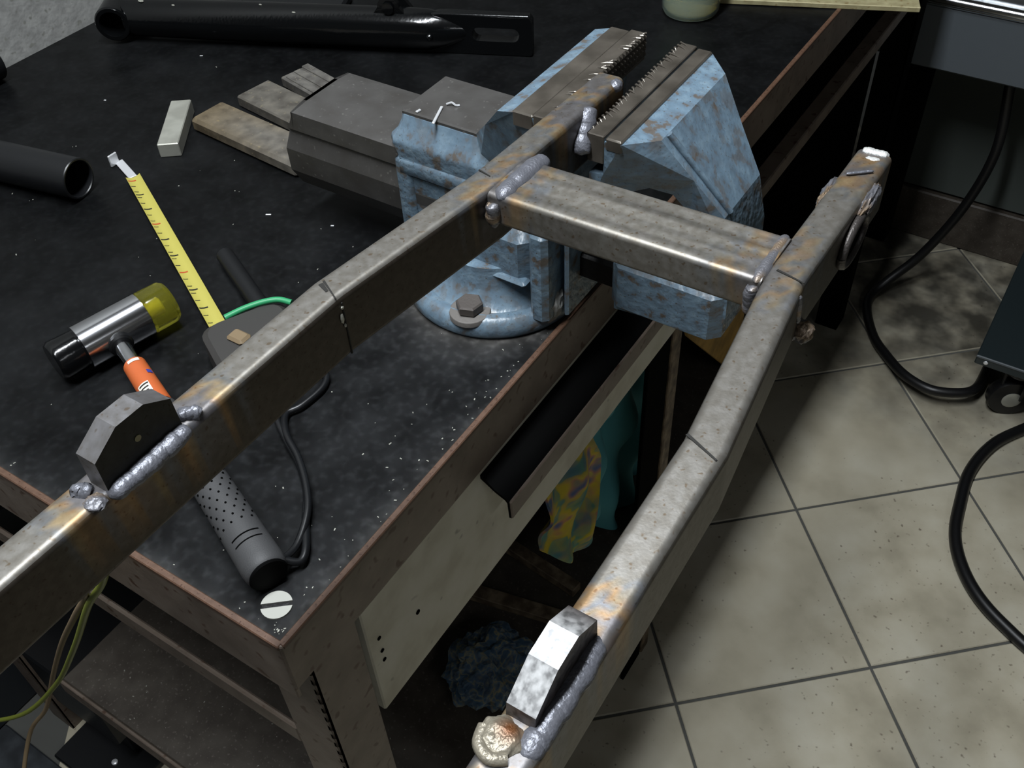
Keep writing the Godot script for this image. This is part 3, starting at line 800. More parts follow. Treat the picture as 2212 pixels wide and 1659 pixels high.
# ------------------------------------------------------------------ things on the bench
func mallet() -> void:
	var t := thing("mallet", "soft-faced mallet with chrome head, one clear yellow face and orange sleeve lying on the bench", "mallet", Vector3(-0.2, HB, -0.1))
	var c := Vector3(-0.2840, 0.8745, -0.1300)
	var d := Vector3(0.235, 0.0, -0.972).normalized()
	var hd := mk("head", [lathe([[0.0165, -0.0270], [0.0182, -0.0262], [0.0182, 0.0262], [0.0165, 0.0270]], c, d, 40)], M.chrome, t, 40.0)
	mk("neck_collar", [lathe([[0.0095, 0.0130], [0.0095, 0.0200], [0.0080, 0.0215]], c, Vector3(0.93, 0.0, 0.37), 20)], M.rubber_black, hd)
	mk("black_face", [lathe([[0.0150, 0.0265], [0.0155, 0.0290], [0.0160, 0.0450], [0.0140, 0.0480]], c, -d, 36)], M.black_gloss, t, 40.0)
	var gm := mat("clear_yellow", Color(0.82, 0.80, 0.30, 0.10), 0.12)
	gm.refraction_enabled = true
	gm.refraction_scale = 0.045
	mk("clear_face", [lathe([[0.0160, 0.0272], [0.0175, 0.0290], [0.0172, 0.0470], [0.0150, 0.0500]], c, d, 36)], gm, t, 40.0)
	mk("face_stud", [lathe([[0.0050, 0.0260], [0.0050, 0.0400], [0.0040, 0.0410]], c, d, 16)], M.tape_yellow, t)
	# handle: chrome neck, orange printed sleeve, then the grey dotted grip
	var p0 := Vector3(-0.2650, 0.8742, -0.1225)
	var p1 := Vector3(-0.0330, 0.8705, -0.0295)
	var h := (p1 - p0).normalized()
	var ln := p0.distance_to(p1)
	mk("neck", [lathe([[0.0062, 0.0], [0.0062, 0.060]], p0, h, 20)], M.chrome, t, 40.0)
	var sl := mk("sleeve", [lathe([[0.0078, 0.026], [0.0084, 0.027], [0.0092, 0.076], [0.0088, 0.077]], p0, h, 28)], M.orange_sleeve, t, 40.0)
	var side := h.cross(Vector3.UP).normalized()
	var up := side.cross(h)
	for q in [[0.0285, 0.0315, -0.5, 0.5, M.label_white], [0.0570, 0.0680, -0.1, 0.9, M.label_white], [0.0440, 0.0480, -0.95, -0.5, M.ink_blue], [0.0690, 0.0760, 0.5, 1.2, M.label_white]]:
		mk("sleeve_print", [sheet(func(u, v): 
			var a: float = lerpf(q[2], q[3], v)
			var s: float = lerpf(q[0], q[1], u)
			return p0 + h * s + (up * cos(a) + side * sin(a)) * lerpf(0.0087, 0.0095, (s - 0.027) / 0.05), 3, 8, 0.0003)], q[4], sl)
	for k in 3:
		mk("sleeve_print", [sheet(func(u, v):
			var a: float = lerpf(-0.05 + 0.1 * k, 0.75, v)
			var s: float = 0.0586 + 0.0034 * k + u * 0.0012
			return p0 + h * s + (up * cos(a) + side * sin(a)) * 0.0094, 2, 8, 0.0005)], M.ink_black, sl)
	var gr := mk("grip", [lathe([[0.0080, 0.078], [0.0105, 0.081], [0.0125, 0.120], [0.0125, 0.150], [0.0135, ln - 0.030], [0.0140, ln - 0.008], [0.0134, ln - 0.002], [0.0120, ln]], p0, h, 40)], M.rubber_grey, t, 40.0)
	mk("grip_end", [lathe([[0.0118, ln - 0.0005], [0.0126, ln + 0.0012], [0.0118, ln + 0.0022]], p0, h, 32)], M.black_plastic, gr)
	var dots := []
	for i in 20:
		for j in range(-2, 3):
			var s := 0.120 + i * 0.0054
			if s > ln - 0.034: continue
			var a := j * 0.52 + (0.26 if i % 2 else 0.0)
			var n := up * cos(a) + side * sin(a)
			dots.append(lathe([[0.00080, 0.0], [0.0007, 0.0006]], p0 + h * s + n * lerpf(0.0122, 0.0135, (s - 0.12) / 0.1), n, 6))
	mk("grip_dots", dots, M.black_void, gr).set_meta("kind", "stuff")
	for s in [ln - 0.0260, ln - 0.0205]:
		mk("grip_groove", [sheet(func(u, v):
			var a: float = lerpf(-0.65, 0.75, v)
			return p0 + h * (s + u * 0.0007) + (up * cos(a) + side * sin(a)) * 0.01385, 1, 14, 0.0006)], M.black_void, gr)
	# leather wrist cord
	var p := smooth_path([Vector3(-0.0335, 0.866, -0.0440), Vector3(-0.0270, 0.862, -0.0500), Vector3(-0.0310, 0.862, -0.0600), Vector3(-0.0475, 0.860, -0.0780), Vector3(-0.0622, 0.860, -0.0958), Vector3(-0.0829, 0.860, -0.1115), Vector3(-0.1045, 0.860, -0.1230), Vector3(-0.1260, 0.860, -0.1370), Vector3(-0.1370, 0.860, -0.1560), Vector3(-0.1350, 0.860, -0.1760), Vector3(-0.1240, 0.860, -0.1880), Vector3(-0.1160, 0.860, -0.1760), Vector3(-0.1170, 0.860, -0.1540), Vector3(-0.1210, 0.860, -0.1410), Vector3(-0.1050, 0.8635, -0.1250), Vector3(-0.0832, 0.8640, -0.1127), Vector3(-0.0622, 0.8640, -0.0968), Vector3(-0.0470, 0.8635, -0.0800), Vector3(-0.0370, 0.8620, -0.0580), Vector3(-0.0350, 0.866, -0.0430)])
	mk("wrist_cord", [tube(p, 0.0026, 8)], M.black_satin, t, 60.0)

func bench_things() -> void:
	# tape measure: case half hidden behind the near side tube, blade pulled out
	var t := thing("tape_measure", "dark tape measure with green trim and its yellow blade pulled out across the bench", "tape measure", Vector3(-0.19, HB, -0.17))
	var cs := mk("case", [loft([tapecase(0.0, 0.004), tapecase(0.003, 0.0), tapecase(0.026, 0.0), tapecase(0.030, 0.004)])], M.case_grey, t)
	mk("green_trim", [tube(smooth_path([Vector3(-0.2085, 0.8850, -0.1780), Vector3(-0.2010, 0.8870, -0.1920), Vector3(-0.1925, 0.8880, -0.2040), Vector3(-0.1840, 0.8880, -0.2120), Vector3(-0.1740, 0.8870, -0.2150)]), 0.0024, 8)], M.green_trim, cs, 60.0)
	mk("brake_button", [box(Vector3(-0.190, 0.885, -0.172), Vector3(-0.174, 0.8895, -0.160), 0.002)], M.wire_tan, cs)
	var a := Vector3(-0.4545, 0.8610, -0.2992)
	var b := Vector3(-0.2150, 0.8625, -0.1770)
	var d := (b - a).normalized()
	var s := d.cross(Vector3.UP).normalized()
	mk("blade", [sheet(func(u, v):
		var w: float = (v - 0.5) * 2.0
		return a.lerp(b, u) + s * w * 0.0066 + Vector3(0, 0.0022 * w * w - 0.003, 0), 12, 8, 0.0004)], M.tape_yellow, t, 60.0)
	for i in 46:
		var w0 := 0.35 if i % 5 else -0.1
		var bl := t.get_node("blade")
		if i % 2 == 0 or i % 5 == 0:
			mk("tick_mark", [sheet(func(u, v):
				var w: float = lerpf(w0, 0.92, v)
				return a + d * (0.006 + i * 0.0054 + u * (0.0016 if i % 5 == 0 else 0.0008)) + s * w * 0.0066 + Vector3(0, 0.0022 * w * w - 0.0027, 0), 1, 4, 0.0003)], M.ink_red if i % 15 == 0 else M.ink_black, bl)
	mk("end_hook", [box(Vector3(-0.4890, 0.857, -0.3115), Vector3(-0.4870, 0.869, -0.3015), 0.0006), bar(Vector3(-0.4720, 0.8575, -0.3055), Vector3(0.036, 0.0012, 0.008), -20.0, 0.0004)], M.bright, t)
	# loose stock
	one("aluminium_block", [bar(Vector3(-0.4765, HB, -0.3775), Vector3(0.0205, 0.0145, 0.083), 37.0, 0.0008)], M.aluminium, "small pale aluminium block lying alone on the bench left of the steel bars", "metal block", "")
	var bc := func(p: Vector3, n: Vector3): return lin(255, 252, 246).lerp(lin(255, 226, 170), 0.7 if p.x < -0.435 and p.z > -0.45 and p.z < -0.375 else 0.0)
	one("steel_bar", [flat_bar(Vector3(-0.4660, HB, -0.4105), Vector3(-0.3160, HB, -0.3970), 0.0420, 0.0145, 0.003)], M.bar_steel, "thick flat steel bar with a tan end, nearest of the three bars under the vise", "steel bar", "flat steel bars beside the vise", 20.0, bc)
	one("steel_bar", [flat_bar(Vector3(-0.4577, HB, -0.4686), Vector3(-0.2700, HB, -0.4410), 0.0420, 0.0120, 0.0015)], M.bar_steel, "plain grey flat steel bar, middle of the three bars beside the vise", "steel bar", "flat steel bars beside the vise", 20.0, func(_p, _n): return lin(235, 232, 226))
	var b3 := thing("steel_bar", "grooved grey flat steel bar, farthest of the three bars behind the vise", "steel bar", Vector3(-0.36, HB, -0.50), "flat steel bars beside the vise")
	mk("bar_body", [flat_bar(Vector3(-0.4440, HB, -0.5196), Vector3(-0.2600, HB, -0.4764), 0.0380, 0.0105, 0.001)], M.bar_steel, b3, 20.0, func(_p, _n): return lin(240, 240, 240))
	for k in 3:
		var q := Vector3(0.002, HB, -0.0125 + 0.0125 * k)
		mk("raised_strip", [flat_bar(Vector3(-0.4432, HB, -0.5194) + q - Vector3(0, HB, 0), Vector3(-0.2610, HB, -0.4766) + q - Vector3(0, HB, 0), 0.0085, 0.0122, 0.0006)], M.bar_steel, b3, 20.0, func(_p, _n): return lin(250, 250, 250))
	# black tubes of the old frame
	var tb := thing("black_tube", "large black painted tube with an open end beside the tape measure", "tube", Vector3(-0.6, HB, -0.24))
	pipe(tb, Vector3(-0.4720, HB + 0.0195, -0.2570), Vector3(-0.7450, HB + 0.0195, -0.2050), 0.0190, 0.0165)
	var tb2 := thing("black_tube", "black tube end standing out at the wall end of the bench", "tube", Vector3(-0.74, HB, -0.36))
	pipe(tb2, Vector3(-0.7370, HB + 0.0205, -0.3640), Vector3(-0.7380, HB + 0.0205, -0.2700), 0.0200, 0.0175)
	old_arm()
	one("dark_rod", [tube([Vector3(-0.2880, HB + 0.0075, -0.2520), Vector3(-0.2870, HB + 0.0075, -0.2515), Vector3(-0.1950, HB + 0.0075, -0.2080)], [0.006, 0.0075, 0.0075], 16)], M.black_satin, "short dark round rod lying on the bench behind the green-trimmed tape measure", "rod")
	# jar with yellow liquid
	var jr := thing("glass_jar", "clear glass jar with pale yellow liquid standing at the far end of the bench", "jar", Vector3(-0.1460, HB, -0.8570))
	var jc := Vector3(-0.1460, HB + 0.0005, -0.8570)
	mk("glass", [lathe([[0.024, 0.0], [0.0300, 0.002], [0.0325, 0.007], [0.0330, 0.020], [0.0330, 0.110], [0.030, 0.125], [0.028, 0.130], [0.0265, 0.130], [0.0285, 0.124], [0.0312, 0.109], [0.0312, 0.009], [0.028, 0.005], [0.002, 0.004]], jc, Vector3.UP, 48)], M.glass, jr, 40.0)
	mk("liquid", [lathe([[0.001, 0.0045], [0.0276, 0.0055], [0.0308, 0.0095], [0.0308, 0.0240], [0.001, 0.0242]], jc, Vector3.UP, 48)], M.liquid, jr, 40.0)
	mk("green_label", [lathe([[0.0332, 0.034], [0.0334, 0.0345], [0.0334, 0.090], [0.0332, 0.0905]], jc, Vector3.UP, 48)], mat("green_label", Color8(40, 110, 30), 0.5), jr, 40.0)
	# steel plate across the far corner of the bench
	one("steel_plate", [bar(Vector3(-0.0560, HB + 0.0005, -0.9880), Vector3(0.2400, 0.0060, 0.1300), 22.0, 0.0008)], M.dusty_steel, "dusty flat steel plate lying across the far bench edge and overhanging it", "steel plate")
	one("black_flat_bar", [bar(Vector3(-0.590, HB, -0.640), Vector3(0.190, 0.012, 0.050), 24.0, 0.003)], M.black_satin, "flat black metal bar lying behind the old black arm", "metal bar")

func tapecase(y: float, inset: float) -> PackedVector3Array:
	var r := PackedVector3Array()
	for c in rrect(0.062 - inset * 2, 0.066 - inset * 2, 0.012, 4):
		r.append(Vector3(-0.1760, HB + y, -0.1740) + Basis(Vector3.UP, deg_to_rad(-27.0)) * Vector3(c.x, 0, c.y))
	return r

func flat_bar(a: Vector3, b: Vector3, w: float, h: float, bev: float) -> PackedVector3Array:
	var d := b - a
	return bar((a + b) / 2, Vector3(d.length(), h, w), rad_to_deg(atan2(-d.z, d.x)), bev)

func pipe(t: Node3D, a: Vector3, b: Vector3, r: float, ri: float) -> void:
	var d := b - a
	mk("tube_wall", [lathe([[ri, 0.020], [ri, 0.001], [ri + 0.0006, 0.0], [r - 0.0006, 0.0], [r, 0.001], [r, d.length()], [0.001, d.length()]], a, d, 40)], M.black_satin, t, 30.0)
	mk("bore", [lathe([[ri * 0.999, 0.0185], [ri * 0.999, 0.0195]], a, d, 24)], M.black_void, t)

# the old painted arm at the back of the bench
func old_arm() -> void:
	var t := thing("old_swingarm", "old glossy black swingarm with a slotted end lying along the back of the bench", "swingarm", Vector3(-0.47, HB, -0.59))
	var a := Vector3(-0.6780, HB + 0.0235, -0.5060)
	var b := Vector3(-0.3450, HB + 0.0235, -0.6470)
	var d := (b - a).normalized()
	mk("arm_tube", [tube([a, a.lerp(b, 0.15), a.lerp(b, 0.5), b.lerp(a, 0.12), b - d * 0.012, b + d * 0.006, b + d * 0.026, b + d * 0.036], [0.0190, 0.0195, 0.0205, 0.0205, 0.0200, 0.0165, 0.0095, 0.004], 28, 1.1)], M.black_gloss, t, 40.0)
	var bd := Vector3(0.56, 0.0, 0.83).normalized()
	var bc := Vector3(-0.6960, HB + 0.0240, -0.5060)
	mk("pivot_bush", [lathe([[0.0135, 0.002], [0.0135, 0.0280], [0.0145, 0.0300], [0.0185, 0.0300], [0.0200, 0.0280], [0.0200, -0.030], [0.001, -0.030]], bc, bd, 36)], M.black_gloss, t, 40.0)
	mk("bush_bore", [lathe([[0.0133, 0.010], [0.0133, 0.011]], bc, bd, 24)], M.black_void, t)
	# drop-out plate with its long axle slot
	var e := Transform3D(Basis(d, Vector3.UP, d.cross(Vector3.UP).normalized()), Vector3(b.x, HB, b.z))
	var top := PackedVector2Array([Vector2(-0.048, 0.0040), Vector2(-0.010, 0.0010), Vector2(0.1000, 0.0010), Vector2(0.1020, 0.0030), Vector2(0.1020, 0.0380), Vector2(0.0990, 0.0430), Vector2(0.0100, 0.0440), Vector2(0.0000, 0.0435), Vector2(-0.048, 0.0330)])
	var o := PackedVector2Array()
	for p in top: o.append(p)
	var hole := PackedVector2Array()
	for i in 9: hole.append(Vector2(0.0810 + 0.0075 * sin(PI * i / 8), 0.0235 + 0.0075 * cos(PI * i / 8)))
	for i in 9: hole.append(Vector2(0.0440 - 0.0075 * sin(PI * i / 8), 0.0235 - 0.0075 * cos(PI * i / 8)))
	var c := CSGCombiner3D.new()
	var body := CSGPolygon3D.new()
	body.polygon = o
	body.depth = 0.014
	c.add_child(body)
	var cut := CSGPolygon3D.new()
	cut.polygon = hole
	cut.depth = 0.05
	cut.position = Vector3(0, 0, 0.02)
	cut.operation = CSGShape3D.OPERATION_SUBTRACTION
	c.add_child(cut)
	c.name = "slot_plate"
	body.name = "plate"
	cut.name = "slot"
	body.material = M.black_gloss
	cut.material = M.black_gloss
	t.add_child(c)
	e.origin += e.basis.z * 0.007
	c.transform = Transform3D(e.basis, e.origin - t.position)
	mk("edge_bead", [xf(tube([Vector3(-0.046, 0.0330, 0.0035), Vector3(0.002, 0.0425, 0.0035), Vector3(0.098, 0.0425, 0.0035)], 0.0032, 12), Transform3D(e.basis, e.origin - e.basis.z * 0.007))], M.black_gloss, t, 60.0)
	# shock bracket: round lug with hole and a second cheek
	var arc := PackedVector2Array([Vector2(-0.024, 0.0)])
	for i in 11: arc.append(Vector2(-0.012 * cos(PI * i / 10), 0.016 + 0.012 * sin(PI * i / 10)))
	arc.append(Vector2(0.024, 0.0))
	var at := a.lerp(b, 0.855)
	for k in [0.006, -0.016]:
		mk("shock_lug", [xf(prism(arc, 0.0, 0.003), Transform3D(e.basis, Vector3(at.x, HB + 0.034, at.z) + e.basis.z * k))], M.black_gloss, t, 20.0)
	mk("lug_bush", [lathe([[0.0035, 0.0], [0.0065, 0.0005], [0.0065, 0.003], [0.0035, 0.0035]], Vector3(at.x, HB + 0.050, at.z) + e.basis.z * 0.009, e.basis.z, 16)], M.black_gloss, t)
	mk("lug_seam", [bead(Vector3(at.x, HB + 0.033, at.z) + e.basis.z * 0.012 - d * 0.010, Vector3(at.x, HB + 0.033, at.z) + e.basis.z * 0.012 + d * 0.012, 0.003, 3)], M.black_gloss, t, 60.0)
	mk("stud", [blob(at + d * 0.045 + e.basis.z * 0.018, Vector3(0.004, 0.004, 0.004), 0.1, 1.0, 2, 10)], M.black_gloss, t, 60.0)
	for q in [[0.06, 0.0195, 0.004, 0.0040], [0.17, 0.018, 0.008, 0.0022], [0.45, 0.0205, 0.004, 0.0020], [0.56, 0.017, 0.011, 0.0026]]:
		var p: Vector3 = a.lerp(b, q[0] as float) + Vector3(0, q[1] * 1.08, 0) + e.basis.z * q[2]
		mk("bare_chip", [blob(p, Vector3(q[3], 0.0007, q[3] * 0.6), 0.2, 2.0, 6, 8)], M.aluminium, t)

# ------------------------------------------------------------------ under and beside the bench
func under_bench() -> void:
	var nz := FastNoiseLite.new()
	nz.seed = 4
	nz.frequency = 9.0
	# teal cloth hanging from the drawer runner behind the panel
	one("teal_cloth", [sheet(func(u, v):
		var x: float = -0.052 + 0.010 * sin(v * 24.0 + u * 3.0) + 0.006 * sin(v * 9.0 - u * 9.0) + 0.005 * sin(u * 21.0 + v * 8.0)
		var low: float = lerpf(0.440, 0.333, smoothstep(0.0, 0.55, v))
		return Vector3(x, lerpf(0.664, low, u), lerpf(-0.415, -0.640, v) - 0.02 * (1.0 - u) * (1.0 - v) + 0.006 * sin(u * 9.0)), 40, 60, 0.003)], M.cloth_teal, "dark teal cloth hanging in folds under the bench behind the drawer", "cloth", "", 60.0)
	one("floral_cloth", [sheet(func(u, v):
		var x: float = -0.030 + 0.006 * sin(v * 11.0 + u * 4.0) + 0.012 * u * (1.0 - u) + 0.004 * sin(u * 13.0 + v * 4.0)
		var low: float = lerpf(0.520, 0.420, v) - 0.026 * sin(v * PI)
		return Vector3(x, lerpf(0.664, low, u), lerpf(-0.335, -0.425, v) - 0.024 * v * (1.0 - u) + 0.014 * sin(u * 9.0) * v - 0.020 * v * smoothstep(0.75, 1.0, u)), 36, 40, 0.003)], M.cloth_floral, "yellow flowered rag hanging below the white drawer front", "rag", "", 60.0)
	one("blue_rag", [blob(Vector3(-0.060, 0.3640, -0.262), Vector3(0.042, 0.025, 0.050), 0.45, 1.6, 3, 30)], M.cloth_blue, "crumpled blue patterned rag lying at the front of the lower shelf", "rag", "", 25.0)
	one("cardboard_sheet", [xf(prism(PackedVector2Array([Vector2(0.66, 0.60), Vector2(0.84, 0.60), Vector2(0.90, 0.45), Vector2(0.90, 0.331), Vector2(0.865, 0.331), Vector2(0.69, 0.535)]), 0.0, 0.002), Transform3D(Basis(Vector3.UP, PI / 2), Vector3(-0.040, 0, 0)))], M.cardboard, "tan sheet of cardboard leaning under the bench behind the middle leg", "cardboard")
	one("wooden_strip", [flat_bar(Vector3(-0.1650, 0.331, -0.4300), Vector3(-0.0350, 0.331, -0.4150), 0.016, 0.014, 0.001)], M.wood, "pale wooden strip lying on the lower shelf below the flowered rag", "wood strip", "wood strips on the lower shelf")
	one("wooden_strip", [flat_bar(Vector3(-0.1700, 0.331, -0.3420), Vector3(-0.0150, 0.331, -0.3750), 0.018, 0.012, 0.001)], M.wood, "paint-stained wooden strip lying on the lower shelf behind the blue rag", "wood strip", "wood strips on the lower shelf")
	one("black_crate", [box(Vector3(-0.40, 0.331, -0.90), Vector3(-0.19, 0.50, -0.40), 0.004)], M.black_plastic, "black storage crate standing deep on the lower shelf", "crate")
	# left of the shelf: black power box with foot, wires
	var bx := thing("power_box", "low black metal box standing on a bracket at the left end of the lower shelf", "metal box", Vector3(-0.60, 0, -0.10))
	mk("box_body", [box(Vector3(-0.648, 0.090, -0.300), Vector3(-0.520, 0.225, -0.018), 0.003)], M.black_satin, bx)
	mk("foot", [box(Vector3(-0.640, 0.0006, -0.200), Vector3(-0.500, 0.014, 0.030), 0.002), box(Vector3(-0.60, 0.0, -0.060), Vector3(-0.54, 0.095, -0.035), 0.002)], M.black_satin, bx)
	mk("foot_screw", [lathe([[0.0045, 0.0], [0.0045, 0.002], [0.003, 0.003]], Vector3(-0.555, 0.014, -0.010), Vector3.UP, 12)], M.bright, bx)
	one("added_dark_mat", [box(Vector3(-0.745, 0.0005, 0.035), Vector3(-0.40, 0.008, 0.70), 0.002)], mat("dark_mat_tone", Color.WHITE, 0.7, 0.0, tex(256, 81, 0.03, [[0.2, Color8(24, 28, 32)], [0.8, Color8(52, 56, 60)]]), 3.0), "added dark blue-black mat darkening the floor below the hanging wires", "mat")  # mat added to darken this corner of the floor
	var w1 := smooth_path([Vector3(-0.0060, 1.0140, 0.040), Vector3(-0.0600, 0.9560, 0.034), Vector3(-0.1110, 0.8760, 0.030), Vector3(-0.1567, 0.8117, 0.0300), Vector3(-0.2402, 0.6808, 0.0300), Vector3(-0.3672, 0.4933, 0.0300), Vector3(-0.47, 0.36, 0.052), Vector3(-0.57, 0.28, 0.078), Vector3(-0.66, 0.20, 0.07), Vector3(-0.74, 0.05, 0.10)])
	one("yellow_wire", [tube(w1, 0.0026, 8)], M.wire_yellow, "thin yellow-green wire hanging down in front of the left bench frame", "wire", "", 60.0)
	var w2 := smooth_path([Vector3(-0.0060, 1.0140, 0.075), Vector3(-0.0700, 0.9450, 0.055), Vector3(-0.150, 0.830, 0.030), Vector3(-0.1934, 0.7689, 0.0280), Vector3(-0.300, 0.620, 0.0200), Vector3(-0.4015, 0.4639, 0.0180), Vector3(-0.475, 0.330, 0.030), Vector3(-0.515, 0.260, 0.055), Vector3(-0.510, 0.170, 0.110), Vector3(-0.505, 0.02, 0.160)])
	one("tan_wire", [tube(w2, 0.0026, 8)], M.wire_tan, "thin tan wire hanging beside the yellow-green wire at the bench frame", "wire", "", 60.0)

func machine_corner() -> void:
	# steel machine stand across the aisle
	var t := thing("machine_stand", "grey steel machine stand with a bright tray and dark base beyond the bench", "machine stand", Vector3(0.5, 0, -1.9))
	mk("apron", [box(Vector3(-0.045, 0.502, -1.575), Vector3(1.10, 0.612, -1.550), 0.003)], M.machine_grey, t)
	mk("shaded_apron_end", [box(Vector3(-0.115, 0.500, -1.600), Vector3(-0.047, 0.606, -1.570), 0.003)], M.machine_dark, t)  # separate darker piece standing for the shadowed end of the apron
	var tr := mk("tray", [box(Vector3(-0.060, 0.612, -2.30), Vector3(1.10, 0.622, -1.545), 0.003), tube([Vector3(-0.060, 0.624, -1.548), Vector3(1.10, 0.624, -1.548)], 0.008, 16)], M.stainless, t, 40.0)
	mk("tray_rim", [tube([Vector3(-0.05, 0.632, -1.600), Vector3(1.10, 0.632, -1.600)], 0.006, 14), box(Vector3(0.02, 0.622, -1.75), Vector3(1.05, 0.640, -1.640), 0.004)], M.stainless, tr, 40.0)
	mk("leg", [box(Vector3(-0.060, 0.0, -1.770), Vector3(-0.012, 0.612, -1.725), 0.003)], M.black_plastic, t)
	mk("leg", [box(Vector3(1.03, 0.0, -1.770), Vector3(1.08, 0.612, -1.725), 0.003)], M.black_plastic, t)
	mk("base_cabinet", [box(Vector3(-0.115, 0.118, -2.25), Vector3(1.08, 0.505, -1.790), 0.003)], M.machine_dark, t)
	mk("plinth", [box(Vector3(-0.090, 0.0, -2.25), Vector3(1.08, 0.1130, -1.783), 0.003)], M.shelf_board, t)
	# hoses on the floor
	var h1 := smooth_path([Vector3(0.135, 0.505, -1.600), Vector3(0.1397, 0.4607, -1.62), Vector3(0.1525, 0.3383, -1.62), Vector3(0.1308, 0.2073, -1.62), Vector3(0.0862, 0.0904, -1.600), Vector3(0.042, 0.030, -1.560), Vector3(0.0253, 0.0110, -1.5055), Vector3(0.0647, 0.0120, -1.4155), Vector3(0.1101, 0.0220, -1.3558), Vector3(0.1589, 0.0320, -1.3087), Vector3(0.2117, 0.0370, -1.2908), Vector3(0.2600, 0.0370, -1.3110), Vector3(0.2790, 0.0330, -1.3400), Vector3(0.2830, 0.0200, -1.4000), Vector3(0.2830, 0.0110, -1.5200)])
	one("black_hose", [tube(h1, 0.0092, 12)], M.rubber_black, "black rubber hose hanging from the machine stand and curling under the dolly", "hose", "black hoses on the floor", 60.0)
	var h2 := smooth_path([Vector3(0.470, 0.010, -1.470), Vector3(0.430, 0.010, -1.400), Vector3(0.3900, 0.0100, -1.3252), Vector3(0.3428, 0.0110, -1.2453), Vector3(0.3230, 0.0120, -1.1593), Vector3(0.3279, 0.0120, -1.0756), Vector3(0.3380, 0.0120, -1.0118), Vector3(0.3610, 0.0120, -0.9602), Vector3(0.3966, 0.0120, -0.9153), Vector3(0.4453, 0.0110, -0.8816), Vector3(0.52, 0.0105, -0.85), Vector3(0.64, 0.0105, -0.84)])
	one("black_hose", [tube(h2, 0.0100, 12)], M.rubber_black, "black hose in a wide arc on the open tiles in front of the dolly", "hose", "black hoses on the floor", 60.0)
	# wheeled dolly at the right
	var c := thing("dolly", "low black metal dolly on swivel casters standing on the tiles", "dolly", Vector3(0.36, 0, -1.40))
	mk("deck", [box(Vector3(0.260, 0.120, -1.70), Vector3(0.70, 0.140, -1.302), 0.002)], mat("deck_paint", Color8(36, 44, 46), 0.35), c)
	mk("deck_edge", [box(Vector3(0.260, 0.1365, -1.3030), Vector3(0.70, 0.1412, -1.3005), 0.0008)], M.machine_grey, c)
	mk("rivet", [blob(Vector3(0.2780, 0.1300, -1.3010), Vector3(0.004, 0.004, 0.002), 0.05, 1.0, 1, 10)], M.bright, c)
	for q in [Vector2(0.335, -1.345), Vector2(0.335, -1.640), Vector2(0.62, -1.345)]:
		var w := mk("caster_fork", [box(Vector3(q.x - 0.021, 0.045, q.y - 0.016), Vector3(q.x - 0.016, 0.105, q.y + 0.016), 0.002), box(Vector3(q.x + 0.016, 0.045, q.y - 0.016), Vector3(q.x + 0.021, 0.105, q.y + 0.016), 0.002), lathe([[0.024, 0.0], [0.026, 0.003], [0.026, 0.016], [0.020, 0.020]], Vector3(q.x, 0.100, q.y), Vector3.UP, 24)], M.black_satin, c)
		mk("caster_wheel", [lathe([[0.020, -0.013], [0.038, -0.011], [0.040, -0.006], [0.040, 0.006], [0.038, 0.011], [0.020, 0.013]], Vector3(q.x, 0.040, q.y), Vector3(0.5, 0, 1.0), 32)], M.rubber_black, w, 40.0)
		mk("wheel_hub", [lathe([[0.012, -0.015], [0.017, -0.014], [0.017, 0.014], [0.012, 0.0155]], Vector3(q.x, 0.040, q.y), Vector3(0.5, 0, 1.0), 24)], M.aluminium, w, 40.0)

# ------------------------------------------------------------------ metal shavings
func fleck(p: Vector3, l: float, w: float, yaw: float) -> PackedVector3Array:
	return bar(p, Vector3(l, w * 0.5, w), yaw, w * 0.15)

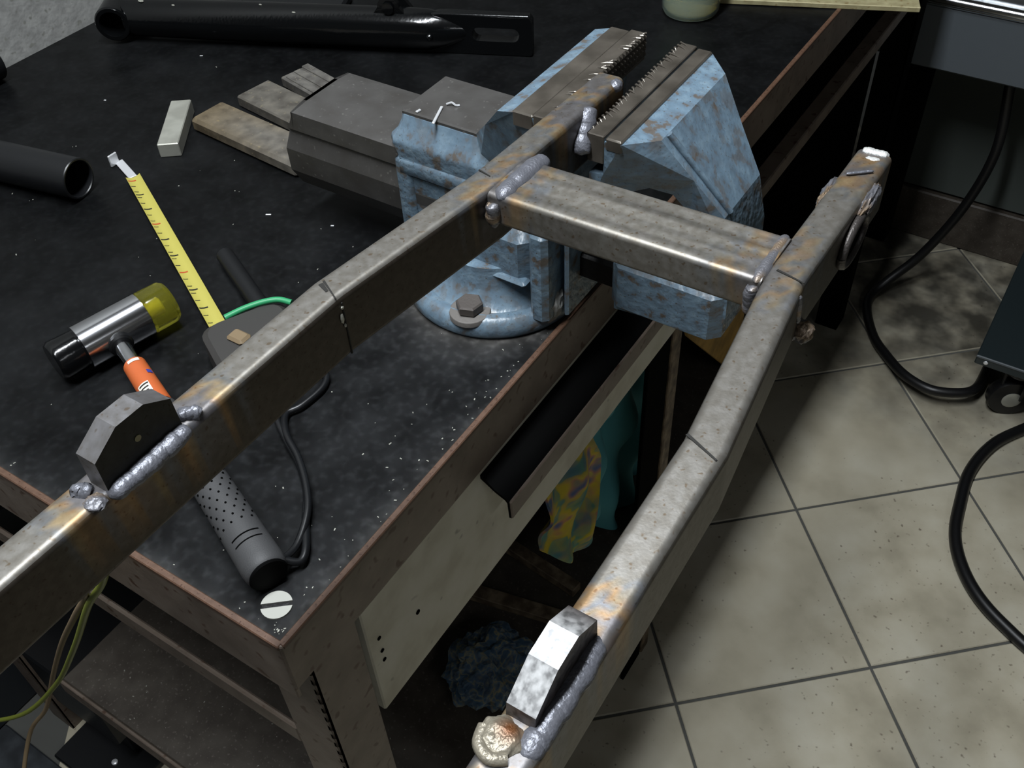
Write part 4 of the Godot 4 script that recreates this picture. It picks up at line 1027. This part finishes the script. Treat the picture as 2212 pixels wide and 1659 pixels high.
func swarf() -> void:
	one("metal_shaving", [fleck(Vector3(-0.1160, 0.9972, -0.3425), 0.0240, 0.0022, -70.0)], M.bright, "long bright metal shaving lying on the flat anvil of the vise", "metal shaving", "bright shavings on the vise")
	one("metal_shaving", [bar(Vector3(-0.1320, 0.9968, -0.3405), Vector3(0.0045, 0.0014, 0.0022), 80.0, 0.0004)], M.bright, "stubby bright shaving left of the long one on the vise anvil", "metal shaving", "bright shavings on the vise")
	one("metal_shaving", [tube(smooth_path([Vector3(-0.1190, 0.9978, -0.3580), Vector3(-0.1155, 0.9990, -0.3600), Vector3(-0.1120, 0.9978, -0.3600), Vector3(-0.1100, 0.9975, -0.3620)]), 0.0008, 6)], M.bright, "curled bright shaving behind the long one on the vise anvil", "metal shaving", "bright shavings on the vise")
	for q in [[-0.5750, -0.5076, 0.0035, "tiny bright metal chip on the bench just in front of the old black arm"], [-0.5953, -0.3869, 0.0025, "tiny pale metal chip on bare bench between black tube and old arm"], [-0.3029, -0.3203, 0.0050, "bright sliver of metal on the bench in front of the slide beam"], [-0.2417, -0.3361, 0.0030, "tiny bright metal chip on the bench nearest the vise body"]]:
		one("metal_chip", [fleck(Vector3(q[0], HB, q[1]), q[2], 0.0014, 30.0)], M.bright, q[3], "metal chip", "lone metal chips on the bench")
	# everything smaller: grains nobody could count
	var parts := PackedVector3Array()
	for i in 210:
		var x := -0.006 - 0.55 * pow(rng.randf(), 2.4)
		var z := -0.006 - 0.50 * rng.randf()
		var s := rng.randf_range(0.0003, 0.0010)
		if i % 4 == 0: x = -0.0055 - 0.010 * rng.randf()
		if i % 9 == 1: z = -0.0055 - 0.006 * rng.randf()
		if Vector2(x + 0.0745, z + 0.346).length() < 0.075: continue
		parts.append_array(fleck(Vector3(x, HB, z), s * rng.randf_range(1.0, 2.5), s, rng.randf() * 180.0))
	tag(mk("metal_filings", [parts], M.aluminium), "fine bright metal filings scattered over the black bench top", "filings", "", "stuff")
	parts = PackedVector3Array()
	for i in 60:
		var s := rng.randf_range(0.0004, 0.0010)
		parts.append_array(fleck(Vector3(-0.05 - 0.42 * rng.randf(), 0.330, -0.01 - 0.16 * rng.randf()), s * 2.2, s, rng.randf() * 180.0))
	tag(mk("metal_filings", [parts], M.aluminium), "fine metal filings scattered over the brown lower shelf", "filings", "", "stuff")
